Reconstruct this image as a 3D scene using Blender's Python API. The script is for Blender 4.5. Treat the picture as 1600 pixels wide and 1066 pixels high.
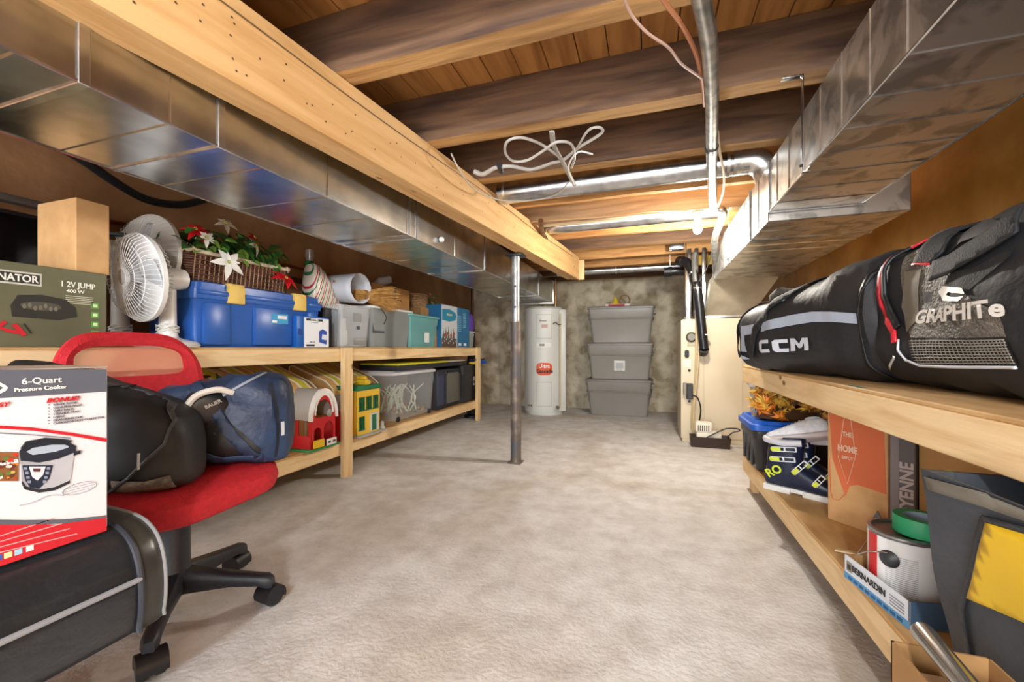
import bpy, bmesh, math, random
from mathutils import Vector, Matrix, noise
from mathutils.bvhtree import BVHTree
random.seed(7)
S = bpy.context.scene
for o in list(bpy.data.objects): bpy.data.objects.remove(o)
PI = math.pi; R = math.radians

# ------------------------------------------------------------------ camera, light, exposure
FP = 647.0; HZ = 543.0; EYE = 0.95; TH = math.atan(215/FP); s_, c_ = math.sin(TH), math.cos(TH)
cam = bpy.data.cameras.new('camera'); co = bpy.data.objects.new('camera', cam); S.collection.objects.link(co)
cam.sensor_width = 36; cam.lens = 36*FP/1600; co.location = (0, 0, EYE); co.rotation_euler = (R(90), 0, TH)
cam.shift_y = (HZ-533)/1600; cam.clip_start = 0.02
S.camera = co
S.view_settings.view_transform = 'Standard'; S.view_settings.look = 'None'; S.view_settings.gamma = 1
S.view_settings.use_curve_mapping = False; S.view_settings.exposure = 0.82
w = bpy.data.worlds.new('world'); S.world = w; w.use_nodes = True
w.node_tree.nodes['Background'].inputs[0].default_value = (0.93, 0.96, 1.0, 1)
w.node_tree.nodes['Background'].inputs[1].default_value = 5.0
def lamp(name, loc, e, col, r=0.04):
    l = bpy.data.lights.new(name, 'POINT'); l.energy = e; l.color = col; l.shadow_soft_size = r
    o = bpy.data.objects.new(name, l); S.collection.objects.link(o); o.location = loc; return o
BULB = (0.345, 3.42, 1.80)
lamp('bulb_light', (BULB[0], BULB[1], BULB[2]-0.05), 46, (1.0, 0.94, 0.84))
lamp('rear_bulb_light', (0.05, -1.30, 1.74), 100, (0.92, 0.96, 1.0), 0.06)

# ------------------------------------------------------------------ pixel -> place helpers
def atz(px, py, z):
    F = FP*(z-EYE)/(HZ-py); r = (px-800)/FP*F
    return Vector((r*c_-F*s_, r*s_+F*c_, z))
def Yx(px, X): F = FP*X/(c_*(px-1015)); return (F+X*s_)/c_
def Fx(px, X): return FP*X/(c_*(px-1015))
def onX(px, py, X): F = Fx(px, X); return Vector((X, (F+X*s_)/c_, EYE+(HZ-py)/FP*F))
def onY(px, py, Y):
    t = (px-800)/FP; X = (t*Y*c_-Y*s_)/(c_+t*s_); F = -X*s_+Y*c_
    return Vector((X, Y, EYE+(HZ-py)/FP*F))
def atF(px, py, F): r = (px-800)/FP*F; return Vector((r*c_-F*s_, r*s_+F*c_, EYE+(HZ-py)/FP*F))

# ------------------------------------------------------------------ materials
def lin(c):
    if isinstance(c, str): c = tuple(int(c[i:i+2], 16)/255 for i in (0, 2, 4))
    return tuple((v/12.92 if v <= 0.04045 else ((v+0.055)/1.055)**2.4) for v in c)+(1,)
MATS = {}
def mat(name, c1, c2=None, rough=0.6, metal=0, scale=8, stretch=(1, 1, 1), bump=0, bscale=None, detail=4, c3=None, lo=0.35, hi=0.65, alpha=1, coat=0, spec=None, emit=0, warp=0):
    if name in MATS: return MATS[name]
    m = bpy.data.materials.new(name); m.use_nodes = True; nt = m.node_tree; N, L = nt.nodes, nt.links
    b = N['Principled BSDF']; b.inputs['Roughness'].default_value = rough; b.inputs['Metallic'].default_value = metal
    b.inputs['Base Color'].default_value = lin(c1); b.inputs['Alpha'].default_value = alpha
    if coat: b.inputs['Coat Weight'].default_value = coat
    if spec is not None: b.inputs['Specular IOR Level'].default_value = spec
    if emit: b.inputs['Emission Color'].default_value = lin(c1); b.inputs['Emission Strength'].default_value = emit
    if c2 or bump:
        tc = N.new('ShaderNodeTexCoord'); mp = N.new('ShaderNodeMapping'); mp.inputs['Scale'].default_value = stretch
        L.new(tc.outputs['Object'], mp.inputs[0])
    if c2:
        n = N.new('ShaderNodeTexNoise'); n.inputs['Scale'].default_value = scale; n.inputs['Detail'].default_value = detail
        n.inputs['Distortion'].default_value = warp
        L.new(mp.outputs[0], n.inputs['Vector']); cr = N.new('ShaderNodeValToRGB'); L.new(n.outputs['Fac'], cr.inputs[0])
        e = cr.color_ramp.elements; e[0].position = lo; e[0].color = lin(c1); e[1].position = hi; e[1].color = lin(c2)
        if c3: x = e.new((lo+hi)/2); x.color = lin(c3)
        L.new(cr.outputs[0], b.inputs['Base Color'])
    if bump:
        n2 = N.new('ShaderNodeTexNoise'); n2.inputs['Scale'].default_value = bscale or scale; n2.inputs['Detail'].default_value = detail
        L.new(mp.outputs[0], n2.inputs['Vector']); bp = N.new('ShaderNodeBump'); bp.inputs['Strength'].default_value = min(1, bump)
        bp.inputs['Distance'].default_value = 0.02*max(1, bump); L.new(n2.outputs['Fac'], bp.inputs['Height']); L.new(bp.outputs[0], b.inputs['Normal'])
    MATS[name] = m; return m
def wood(name, dark, light, axis, rough=0.7, knots=True, sc=9):
    if name in MATS: return MATS[name]
    st = {'X': (0.10, 1, 1), 'Y': (1, 0.10, 1), 'Z': (1, 1, 0.10)}[axis]
    m = mat(name, dark, light, rough=rough, scale=sc*3, stretch=st, bump=0.15, bscale=sc*6, detail=5, lo=0.3, hi=0.6, warp=0.6)
    if knots:
        nt = m.node_tree; N, L = nt.nodes, nt.links; b = N['Principled BSDF']
        src = b.inputs['Base Color'].links[0].from_socket
        tc = N.new('ShaderNodeTexCoord'); mp = N.new('ShaderNodeMapping')
        mp.inputs['Scale'].default_value = {'X': (.5, 1, 1), 'Y': (1, .5, 1), 'Z': (1, 1, .5)}[axis]
        L.new(tc.outputs['Object'], mp.inputs[0]); v = N.new('ShaderNodeTexVoronoi'); v.inputs['Scale'].default_value = 7
        L.new(mp.outputs[0], v.inputs['Vector'])
        cr = N.new('ShaderNodeValToRGB'); cr.color_ramp.elements[0].position = 0.055; cr.color_ramp.elements[0].color = (1, 1, 1, 1)
        cr.color_ramp.elements[1].position = 0.10; cr.color_ramp.elements[1].color = (0, 0, 0, 1)
        L.new(v.outputs['Distance'], cr.inputs[0]); mx = N.new('ShaderNodeMix'); mx.data_type = 'RGBA'
        L.new(cr.outputs[0], mx.inputs['Factor']); L.new(src, mx.inputs['A']); mx.inputs['B'].default_value = lin('8a5a30')
        L.new(mx.outputs['Result'], b.inputs['Base Color'])
    return m
def flat(c, rough=0.6, metal=0, **k): return mat('paint_%s_%s_%s' % (c, rough, metal), c, rough=rough, metal=metal, **k)

# ------------------------------------------------------------------ objects
C = S.collection
def thing(name, label, cat, loc=(0, 0, 0), rz=0, group=None):
    o = bpy.data.objects.new(name, None); C.objects.link(o); o.empty_display_size = 0.05
    o.location = loc; o.rotation_euler = (0, 0, rz); return tag(o, label, cat, group)
def tag(o, label, cat, group=None, kind=None):
    o['label'] = label; o['category'] = cat
    if group: o['group'] = group
    if kind: o['kind'] = kind
    return o
def struct(o): o['kind'] = 'structure'; return o
def dup(root, loc, label, rz=None, group=None, rot=None):
    r = root.copy(); C.objects.link(r); r.location = loc; r['label'] = label
    if rz is not None: r.rotation_euler = (0, 0, rz)
    if rot: r.rotation_euler = rot
    if group: r['group'] = group
    for ch in list(root.children):
        k = ch.copy(); C.objects.link(k); k.parent = r
        for g in list(ch.children):
            d = g.copy(); C.objects.link(d); d.parent = k
    return r
def crom(pts, n=6):
    P = [Vector(p) for p in pts]
    if len(P) < 3: return P
    P = [P[0]*2-P[1]]+P+[P[-1]*2-P[-2]]; out = []
    for i in range(1, len(P)-2):
        a, b, c, d = P[i-1:i+3]
        for k in range(n):
            t = k/n; out.append(0.5*((2*b)+(c-a)*t+(2*a-5*b+4*c-d)*t*t+(3*b-a-3*c+d)*t**3))
    return out+[P[-2]]
def rrect(w, l, r, n=4):
    r = min(r, w/2-1e-4, l/2-1e-4); out = []
    for cx, cy, a0 in ((w/2-r, l/2-r, 0), (-w/2+r, l/2-r, 90), (-w/2+r, -l/2+r, 180), (w/2-r, -l/2+r, 270)):
        for k in range(n+1):
            a = R(a0+90*k/n); out.append((cx+r*math.cos(a), cy+r*math.sin(a)))
    return out
class MB:
    def __init__(s): s.bm = bmesh.new()
    def _merge(s, b, M=None):
        if M is not None: bmesh.ops.transform(b, matrix=M, verts=b.verts)
        me = bpy.data.meshes.new('tmp'); b.to_mesh(me); s.bm.from_mesh(me); bpy.data.meshes.remove(me); b.free(); return s
    def box(s, x0, x1, y0, y1, z0, z1, bev=0, M=None, seg=2):
        b = bmesh.new(); bmesh.ops.create_cube(b, size=1)
        for v in b.verts: v.co = Vector((x0+(v.co.x+.5)*(x1-x0), y0+(v.co.y+.5)*(y1-y0), z0+(v.co.z+.5)*(z1-z0)))
        if bev: bmesh.ops.bevel(b, geom=b.edges[:], offset=bev, segments=seg, profile=0.5, affect='EDGES')
        return s._merge(b, M)
    def hexa(s, P):   # 8 corners: bottom 4 ccw then top 4
        b = [s.bm.verts.new(p) for p in P]
        for f in ((3, 2, 1, 0), (4, 5, 6, 7), (0, 1, 5, 4), (1, 2, 6, 5), (2, 3, 7, 6), (3, 0, 4, 7)): s.bm.faces.new([b[i] for i in f])
        return s
    def loft(s, rings, cap=(True, True), closed=True):
        V = [[s.bm.verts.new(p) for p in r] for r in rings]; n = len(V[0])
        for a, b in zip(V, V[1:]):
            for i in range(n if closed else n-1):
                j = (i+1) % n
                try: s.bm.faces.new((a[i], a[j], b[j], b[i]))
                except ValueError: pass
        if closed and cap[0]: s.bm.faces.new(V[0][::-1])
        if closed and cap[1]: s.bm.faces.new(V[-1])
        return s
    def rloft(s, lv, M=None, n=4, off=None):   # levels (w, l, r, z[, ox, oy])
        rings = []
        for q in lv:
            ox, oy = (q[4], q[5]) if len(q) > 4 else (0, 0)
            ring = [Vector((x+ox, y+oy, q[3])) for x, y in rrect(q[0], q[1], q[2], n)]
            if M is not None: ring = [M @ v for v in ring]
            rings.append(ring)
        return s.loft(rings)
    def tube(s, pts, r, seg=8, sm=0, cap=True, flatn=None):
        P = crom(pts, sm) if sm else [Vector(p) for p in pts]
        n = len(P); rr = r if isinstance(r, (list, tuple)) else None; rings = []; up = None
        for i, p in enumerate(P):
            t = (P[min(i+1, n-1)]-P[max(i-1, 0)]).normalized()
            if up is None:
                up = Vector((0, 0, 1)) if abs(t.z) < 0.9 else Vector((1, 0, 0))
            u = (up-t*up.dot(t)).normalized(); v = t.cross(u); up = u
            if rr: q = i/(n-1)*(len(rr)-1); k = min(int(q), len(rr)-2); ra = rr[k]+(rr[k+1]-rr[k])*(q-k)
            else: ra = r
            fu = flatn or 1
            rings.append([p+(u*math.cos(2*PI*k/seg)*ra*fu+v*math.sin(2*PI*k/seg)*ra) for k in range(seg)])
        return s.loft(rings, (cap, cap))
    def lathe(s, prof, at=(0, 0, 0), seg=24, M=None):
        rings = []
        for r, z in prof:
            ring = [Vector((max(r, 1e-4)*math.cos(2*PI*k/seg), max(r, 1e-4)*math.sin(2*PI*k/seg), z)) for k in range(seg)]
            rings.append([(M @ v if M is not None else v+Vector(at)) for v in ring])
        return s.loft(rings)
    def prism(s, poly, a, b, axis='X', M=None):
        f = {'X': lambda u, v, t: (t, u, v), 'Y': lambda u, v, t: (u, t, v), 'Z': lambda u, v, t: (u, v, t)}[axis]
        r0 = [Vector(f(u, v, a)) for u, v in poly]; r1 = [Vector(f(u, v, b)) for u, v in poly]
        if M is not None: r0 = [M @ v for v in r0]; r1 = [M @ v for v in r1]
        return s.loft([r0, r1])
    def leaf(s, o, d, n, L, W, bend=0.2, lobes=None):
        o, d, n = Vector(o), Vector(d).normalized(), Vector(n); n = (n-d*n.dot(d))
        n = n.normalized() if n.length > 1e-4 else d.orthogonal().normalized(); u = d.cross(n); K = 5; rows = []
        for k in range(K+1):
            t = k/K; w = W*math.sin(PI*min(1, t*0.93+0.07))*(1-0.25*t)
            if lobes: w *= (1.0 if k % 2 else 0.5)*1.3
            c = o+d*(L*t)-n*(bend*L*t*t); rows.append((c-u*w/2+n*w*0.15, c, c+u*w/2+n*w*0.15))
        V = [[s.bm.verts.new(p) for p in r] for r in rows]
        for a, b in zip(V, V[1:]):
            for i in (0, 1): s.bm.faces.new((a[i], a[i+1], b[i+1], b[i]))
        return s
    def soft(s, ribs, e=0.6, seg=28, amp=0.012, fs=7, seed=0, floor=0.0, M=None):
        # ribs: (x, halfw, zlow, zhigh, yoff) along x ; superelliptic cross sections, wrinkled
        rings = []; V = [Vector(q) for q in [(r[0], r[1], r[2]) for r in ribs]]
        A = crom(V, 3); B = crom([Vector((r[3], r[4], 0)) for r in ribs], 3)
        for a, b in zip(A, B):
            hz = (b.x-a.z)/2; cz = (b.x+a.z)/2; ring = []
            for k in range(seg):
                t = 2*PI*k/seg; cy, sz = math.cos(t), math.sin(t)
                y = max(a.y, 0.001)*math.copysign(abs(cy)**e, cy); z = hz*math.copysign(abs(sz)**e, sz)
                p = Vector((a.x, b.y+y, cz+z)); q = Vector((seed*7.1, seed*3.3, 0))
                n1 = noise.noise(p*fs+q)+0.5*noise.noise(p*fs*2.3+q); n2 = 1-abs(noise.noise(Vector((p.x*fs*1.6, p.y*fs*.7, p.z*fs*.7))+q*2))*2
                d = Vector((0.3*(noise.noise(p*fs*1.3-q)), cy, sz))*amp*(n1+0.7*n2*n2)
                p = p+d; p.z = max(p.z, floor+0.0005*(k % 3)); ring.append(M @ p if M is not None else p)
            rings.append(ring)
        return s.loft(rings)
    def build(s, name, m, parent=None, loc=None, rz=0, ang=35, sub=0):
        bmesh.ops.remove_doubles(s.bm, verts=s.bm.verts, dist=1e-6) if len(s.bm.verts) < 20000 else None
        bmesh.ops.recalc_face_normals(s.bm, faces=s.bm.faces)
        me = bpy.data.meshes.new(name); s.bm.to_mesh(me); s.bm.free()
        me.materials.append(m); me.shade_smooth(); me.set_sharp_from_angle(angle=R(ang))
        o = bpy.data.objects.new(name, me); C.objects.link(o)
        if parent: o.parent = parent
        if loc is not None: o.location = loc
        if rz: o.rotation_euler = (0, 0, rz)
        if sub: md = o.modifiers.new('sub', 'SUBSURF'); md.levels = sub; md.render_levels = sub
        return o
def bvh_of(o, M=None):
    me = o.data; M = M or Matrix.Identity(4)
    return BVHTree.FromPolygons([M @ v.co for v in me.vertices], [p.vertices[:] for p in me.polygons])
def textmesh(t, size, bold=0.0, shear=0.0, ext=0.0006, align='CENTER', sx=1.0):
    cu = bpy.data.curves.new('t', 'FONT'); cu.body = t; cu.size = size; cu.align_x = align; cu.align_y = 'CENTER'
    cu.extrude = ext; cu.offset = bold*size; cu.shear = shear; cu.resolution_u = 3
    o = bpy.data.objects.new('t', cu); C.objects.link(o); dg = bpy.context.evaluated_depsgraph_get(); dg.update()
    me = bpy.data.meshes.new_from_object(o.evaluated_get(dg)); bpy.data.objects.remove(o); bpy.data.curves.remove(cu)
    for v in me.vertices: v.co.x *= sx
    return me
FACE = {'+X': (R(90), 0, R(90)), '-X': (R(90), 0, R(-90)), '-Y': (R(90), 0, 0), '+Z': (0, 0, 0)}
def text(t, size, m, parent, loc, face='+X', name='lettering', **k):
    me = textmesh(t, size, **k); me.name = name; me.materials.append(m)
    o = bpy.data.objects.new(name, me); C.objects.link(o); o.parent = parent; o.location = loc
    o.rotation_euler = FACE[face] if isinstance(face, str) else face; return o
def textwrap(t, size, m, parent, bvh, O, U, V, D, name='lettering', off=0.0015, **k):
    """letters thrown onto a soft surface: origin O, text axes U,V, cast along D (all in parent space)"""
    me = textmesh(t, size, ext=0, **k); bm = bmesh.new(); bm.from_mesh(me)
    bmesh.ops.triangulate(bm, faces=bm.faces)
    for _ in range(2):
        bmesh.ops.subdivide_edges(bm, edges=[e for e in bm.edges if e.calc_length() > 0.012], cuts=1)
        bmesh.ops.triangulate(bm, faces=bm.faces)
    cast(bm, bvh, O, U, V, D, off); bm.to_mesh(me); bm.free(); me.name = name; me.materials.clear(); me.materials.append(m)
    o = bpy.data.objects.new(name, me); C.objects.link(o); o.parent = parent; return o
def cast(bm, bvh, O, U, V, D, off):
    O, U, V, D = Vector(O), Vector(U), Vector(V), Vector(D).normalized()
    for v in bm.verts:
        p = O+U*v.co.x+V*v.co.y; h = bvh.ray_cast(p-D*0.6, D)
        if h[0] is not None: v.co = h[0]+(h[1]*math.copysign(1, -h[1].dot(D))*.7-D*.3).normalized()*(off+v.co.z)
        else: h = bvh.find_nearest(p+D*.12); v.co = h[0]+h[1]*off
def patch(name, poly, m, parent, bvh, O, U, V, D, off=0.0012, cell=0.012, thick=0.0):
    """flat polygon (u,v) thrown on a surface"""
    us = [p[0] for p in poly]; vs = [p[1] for p in poly]; bm = bmesh.new()
    bm.faces.new([bm.verts.new((p[0], p[1], 0)) for p in poly])
    for lo, hi, nx in ((min(us), max(us), Vector((1, 0, 0))), (min(vs), max(vs), Vector((0, 1, 0)))):
        k = lo+cell
        while k < hi:
            bmesh.ops.bisect_plane(bm, geom=bm.verts[:]+bm.edges[:]+bm.faces[:], plane_co=nx*k, plane_no=nx); k += cell
    cast(bm, bvh, O, U, V, D, off)
    me = bpy.data.meshes.new(name); bm.to_mesh(me); bm.free(); me.materials.append(m); me.shade_smooth()
    o = bpy.data.objects.new(name, me); C.objects.link(o); o.parent = parent
    if thick: md = o.modifiers.new('s', 'SOLIDIFY'); md.thickness = thick
    return o
def band(path, w, hw=None):   # polyline -> strip polygon
    P = [Vector((p[0], p[1], 0)) for p in path]; a, b = [], []
    for i, p in enumerate(P):
        t = (P[min(i+1, len(P)-1)]-P[max(i-1, 0)]).normalized(); n = Vector((-t.y, t.x, 0))
        a.append((p+n*w/2)[:2]); b.append((p-n*w/2)[:2])
    return a+b[::-1]

# ------------------------------------------------------------------ common materials
pineY = wood('pine_lengthwise', 'd9b47e', 'ecd0a0', 'Y'); pineZ = wood('pine_upright', 'd4ae78', 'e8cb9a', 'Z'); pineX = wood('pine_cross', 'd4ae78', 'e8cb9a', 'X')
beamM = wood('beam_pine', 'c8995e', 'dcb27a', 'Y', sc=6)
oldX = wood('old_joist_wood', '46332a', '775a42', 'X', rough=0.85, knots=False, sc=6)
oldcut = wood('old_joist_underside', '8a6238', 'c49a62', 'X', rough=0.85, knots=False, sc=7)
plank = wood('subfloor_plank', '8c5c2c', 'c08a4c', 'Y', rough=0.8, knots=False, sc=5)
galv = mat('galvanised_steel', 'a9abab', 'd2d2cf', rough=0.24, metal=1, scale=7, bump=0.12, bscale=4, lo=.3, hi=.7)
galvd = mat('galvanised_steel_dull', 'a6a6a2', 'dad8d2', rough=0.33, metal=.92, scale=9, bump=0.08, bscale=6, lo=.40, hi=.52, warp=.8)
galvp = mat('galvanised_round_pipe', 'b4b8bc', 'dcdfe2', rough=0.25, metal=1, scale=12)
blackp = flat('141518', .45); blackf = mat('black_fabric', '17181b', '232427', rough=0.85, scale=60, bump=0.15, bscale=160)
white = flat('e8e8e6', .4); offw = flat('dedbd2', .45); greyp = flat('8d8d8d', .5); card = mat('cardboard', 'b98f5e', 'c79d6a', rough=0.8, scale=14)
cardd = mat('cardboard_dark', '9c7547', 'ab8352', rough=.85, scale=12)
clearp = mat('clear_plastic', 'e6ebee', rough=0.12, alpha=0.30); clearlid = mat('clear_lid_plastic', 'e8e8ec', rough=0.3, alpha=0.75)
red = flat('c01824', .5); redw = flat('c81e2a', .55); navy = flat('1c2c4c', .6); blue = flat('1f55b8', .35); yellow = flat('e8c31c', .5)
green = flat('1d7a46', .45); copper = flat('b06a40', .35, 1); wirew = flat('b8b4ae', .5); ironm = flat('3a3a3c', .4, .8)
leafg = mat('leaf_green', '1f4a22', '3f7a30', rough=.5, scale=14); leafl = mat('leaf_pale', '6d9a3a', '8db850', rough=.5, scale=14)
grass = mat('straw', 'a87838', 'd4a560', rough=.8, scale=30)

# ------------------------------------------------------------------ the setting
XL, XR, YB, ZC = -2.85, 1.36, 6.5, 2.2
def floor_mat():
    m = mat('concrete_floor', 'cbc4ba', 'dddcda', rough=0.75, scale=.8, bump=0.3, bscale=60, detail=8, lo=.38, hi=.52, warp=.6)
    nt = m.node_tree; N, L = nt.nodes, nt.links; b = N['Principled BSDF']; src = b.inputs['Base Color'].links[0].from_socket
    tc = N.new('ShaderNodeTexCoord'); n = N.new('ShaderNodeTexNoise'); n.inputs['Scale'].default_value = 6; n.inputs['Detail'].default_value = 9; n.inputs['Roughness'].default_value = .7
    L.new(tc.outputs['Object'], n.inputs['Vector']); cr = N.new('ShaderNodeValToRGB'); L.new(n.outputs['Fac'], cr.inputs[0])
    cr.color_ramp.elements[0].position = .3; cr.color_ramp.elements[0].color = lin('cdc8c2'); cr.color_ramp.elements[1].position = .62; cr.color_ramp.elements[1].color = (1, 1, 1, 1)
    mx = N.new('ShaderNodeMix'); mx.data_type = 'RGBA'; mx.blend_type = 'MULTIPLY'; mx.inputs['Factor'].default_value = .8
    L.new(src, mx.inputs['A']); L.new(cr.outputs[0], mx.inputs['B']); L.new(mx.outputs['Result'], b.inputs['Base Color']); return m
struct(MB().box(XL-.2, XR+.2, -2.5, YB+.2, -.1, 0).build('floor', floor_mat()))
stone = mat('parged_stone', '9a8b70', 'd2c8b0', rough=.9, scale=5, bump=1.0, bscale=9, detail=10, lo=.36, hi=.62, c3='bdb198', warp=.3)
# back wall as an uneven parged surface with real depth
mb = MB(); nx, nz = 60, 34; rows = []
for j in range(nz+1):
    z = 2.25*j/nz; row = []
    for i in range(nx+1):
        x = XL-.2+(XR-XL+.4)*i/nx; p = Vector((x*1.6, z*1.9, 3))
        row.append(Vector((x, YB+0.05*noise.noise(p)+0.03*noise.noise(p*3)+(0.05 if z > 1.5 else 0)*0, z)))
    rows.append(row)
back = [[Vector((p.x, YB+.25, p.z)) for p in r] for r in (rows[0], rows[-1])]
mb.loft([back[0]]+rows+[back[1]], closed=False)
struct(mb.build('wall_back', stone, ang=60))
def foil(name, a, b, rough):
    return mat(name, a, b, rough=rough, metal=.25, scale=2.2, bump=1.0, bscale=3.2, detail=5, lo=.35, hi=.65, coat=.15)
struct(MB().box(XR, XR+.1, -2.5, YB+.1, 0, ZC).build('wall_right', foil('amber_vapour_barrier', 'a9732f', 'd9a75c', .38)))
struct(MB().box(XL-.1, XL, -2.5, YB+.1, 0, ZC).build('wall_left', foil('brown_panel', '946a46', 'bb9068', .55)))
# ceiling boards running lengthwise (gaps between boards are modelled)
mb = MB(); x = XL-.1
k = 0
while x < XR+.1:
    wd = .125+.02*((k*37) % 5)/5; mb.box(x+.002, x+wd-.002, -2.5, YB+.1, ZC+.002*((k*13) % 3), ZC+.03, .002, seg=1); x += wd; k += 1
struct(mb.build('ceiling', plank))
struct(MB().box(XL-.2, XR+.2, -2.5, YB+.2, ZC+.032, ZC+.08).build('trim_1', flat('2a1c10', .9)))
# joists across the room
jy = [-1.35, -.8, -.27, .27, .80, 1.30, 1.86, 2.37, 2.90, 3.40, 3.86, 4.36, 4.86, 5.36, 5.86, 6.34]
joist_lab = {}
for i, y in enumerate(jy):
    new = i in (8, 10, 12, 13)
    th = .085 if not new else .045
    j0 = MB()
    nseg = 26; rings = []
    for q in range(nseg+1):
        xx = XL+.01+(XR-XL-.02)*q/nseg
        dz = .006*noise.noise(Vector((xx*2.5, y*3, 1))); dy = .005*noise.noise(Vector((xx*2, y*5, 4)))
        rings.append([Vector((xx, y-th/2+dy, 1.975+dz)), Vector((xx, y+th/2+dy, 1.975+dz*.6)), Vector((xx, y+th/2+dy, ZC)), Vector((xx, y-th/2+dy, ZC))])
    j0.loft(rings)
    me_m = wood('mid_joist_wood', 'a87440', 'cf9c60', 'X', knots=False) if new else oldX
    if i == 9: me_m = wood('whitewashed_joist', '9a8468', 'd8c8a8', 'X', knots=False, sc=5)
    o = j0.build('ceiling_joist', me_m)
    if not new and i != 9:   # paler sawn underside
        o.data.materials.append(oldcut)
        for p in o.data.polygons:
            if p.normal.z < -.7: p.material_index = 1
    ords = ['first', 'second', 'third', 'fourth', 'fifth', 'sixth', 'seventh', 'eighth', 'ninth', 'tenth', 'eleventh', 'twelfth']
    if i < 5: lab, gp = 'dark rough-sawn ceiling joist overhead, behind the camera position', 'ceiling joists behind the camera'
    else: lab, gp = '%s %s ceiling joist counted from the camera toward the back wall' % (ords[i-5], 'pale new' if new else ('whitewashed' if i == 9 else 'dark old')), 'ceiling joists'
    tag(o, lab, 'joist', gp)

# main beam, slightly out of parallel with the room
B0, B1 = atz(400, 147, 1.72), atz(905, 437, 1.72)
dirb = (B1-B0).normalized(); start = B0-dirb*2.9; Lb = (B1-start).length
bt = thing('support_beam', 'long pale laminated timber beam running overhead on the steel post', 'beam', start, math.atan2(-dirb.x, dirb.y))
ZB = 1.72
zs = (0, 1.972-ZB)
for k in range(3):
    MB().box(-.042*(k+1)+.001, -.042*k-.001, 0, Lb-.03*k, 0, .252, .003, seg=1).build('beam_ply', beamM, bt)
mb = MB()
for k in range(70):
    yy = random.uniform(2.6, Lb-.2); zz = random.uniform(.02, .23)
    mb.lathe([(.0035, 0), (.0035, .0006), (0, .0008)], seg=6, M=Matrix.Translation((0.0005, yy, zz)) @ Matrix.Rotation(R(90), 4, 'Y'))
mb.build('nail_head', flat('5a4630', .6), bt)['kind'] = 'stuff'
mb = MB(); mb.tube([(.004, 2.0+.4*i, .2+.008*math.sin(i*1.3)) for i in range(int((Lb-2.2)/.4)+1)], .0022, 5, sm=3)
tag(mb.build('staple_wire', flat('6a5638', .5), None, loc=start, rz=math.atan2(-dirb.x, dirb.y)), 'thin dark wire stapled along the face of the timber beam', 'wire')

# ------------------------------------------------------------------ ducts
def duct(x0, x1, y0, y1, z0, z1, m, root, seams, side):
    MB().box(x0, x1, y0, y1, z0, z1, .004, seg=1).build('duct_body', m, root)
    for yy in seams:
        mb = MB(); mb.box(x0-.006, x1+.006, yy-.012, yy+.012, z0-.006, z1+.006, .002, seg=1); mb.build('drive_cleat', galvp, root)
LD = thing('supply_duct', 'long rectangular galvanised duct above the left shelf', 'duct', (0, 0, 0))
x0, x1 = -1.80, -1.285; z0, z1 = 1.582, 1.87
duct(x0, x1, -1.6, 5.7, z0, z1, galv, LD, [Yx(130, x1), Yx(345, x1), Yx(640, x1), Yx(652, x1), Yx(758, x1), 4.9], 1)
for k in range(24):
    y = -1.3+.3*k; mb = MB(); mb.prism([(y, z0-.0002), (y+.004, z0-.0028), (y+.008, z0-.0002)], x0+.004, x1, 'X')
    if k % 2: mb.prism([(x1, y), (x1+.0014, y+.004), (x1, y+.008)], z0, z1, 'Z')
    mb.build('cross_crease', galv, LD)
mb = MB(); mb.tube([(x1, -1.6, z0), (x1, 5.7, z0)], .005, 6); mb.tube([(x0, -1.6, z0), (x0, 5.7, z0)], .005, 6); mb.build('corner_seam', galvp, LD)
MB().box(x0-.02, x1+.01, 5.7, 5.74, z0-.02, z1+.02, .004).build('end_cap', galvd, LD)
mb = MB(); mb.lathe([(.0, -.018), (.013, -.014), (.019, 0), (.013, .014), (.0, .018)], at=(x1+.018, Yx(686, x1), z0+.06), seg=16)
tag(mb.build('foam_ball', white), 'small white ball stuck on the left duct', 'ball')

RD = thing('return_duct', 'rectangular galvanised duct along the right side below joists', 'duct')
x0, x1, z0, z1 = .56, .94, 1.62, 1.86
duct(x0, x1, -1.6, 2.36, z0, z1, galvd, RD, [2.33], -1)
MB().box(x0, 1.13, 2.36, 4.2, z0-.045, z1, .004, seg=1).build('wide_section', galvd, RD)
MB().box(x0-.008, 1.14, 2.73, 2.75, z0-.052, z1+.006, .002, seg=1).build('drive_cleat', galvp, RD)
MB().box(x0-.004, x1+.004, -.02, .0, z0-.004, z1+.004, .002, seg=1).build('drive_cleat', galvp, RD)
for k in range(26):
    y = -1.2+.17*k; mb = MB()
    if y > 2.25 and y < 2.4: continue
    zz = z0 if y < 2.36 else z0-.045; xx = x1 if y < 2.36 else 1.13
    mb.prism([(y, zz), (y+.004, zz-.003), (y+.008, zz)], x0, xx-.004, 'X')
    mb.prism([(x0, y), (x0-.003, y+.003), (x0, y+.006)], zz, z1-.004, 'Z')
    mb.build('cross_crease', galvd, RD)
mb = MB(); mb.tube([(x0, -1.6, z0), (x0, 2.36, z0)], .004, 6); mb.tube([(x1, -1.6, z0), (x1, 2.36, z0)], .004, 6); mb.build('corner_seam', galvp, RD)
hy = 1.825; ht = thing('duct_hanger', 'bent metal strap hanging the right duct from a joist', 'hanger', (x0-.012, hy, z0-.01))
mb = MB(); mb.box(-.004, .0, -.012, .012, .0, .365, .001); mb.box(-.07, .0, -.012, .012, .36, .364, .001); mb.box(-.004, .02, -.012, .012, -.002, .002, .001)
mb.build('strap', galvp, ht); MB().lathe([(.006, 0), (.006, .006), (0, .008)], M=Matrix.Translation((-.004, 0, .025)) @ Matrix.Rotation(R(-90), 4, 'Y'), seg=10).build('screw', ironm, ht)
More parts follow.
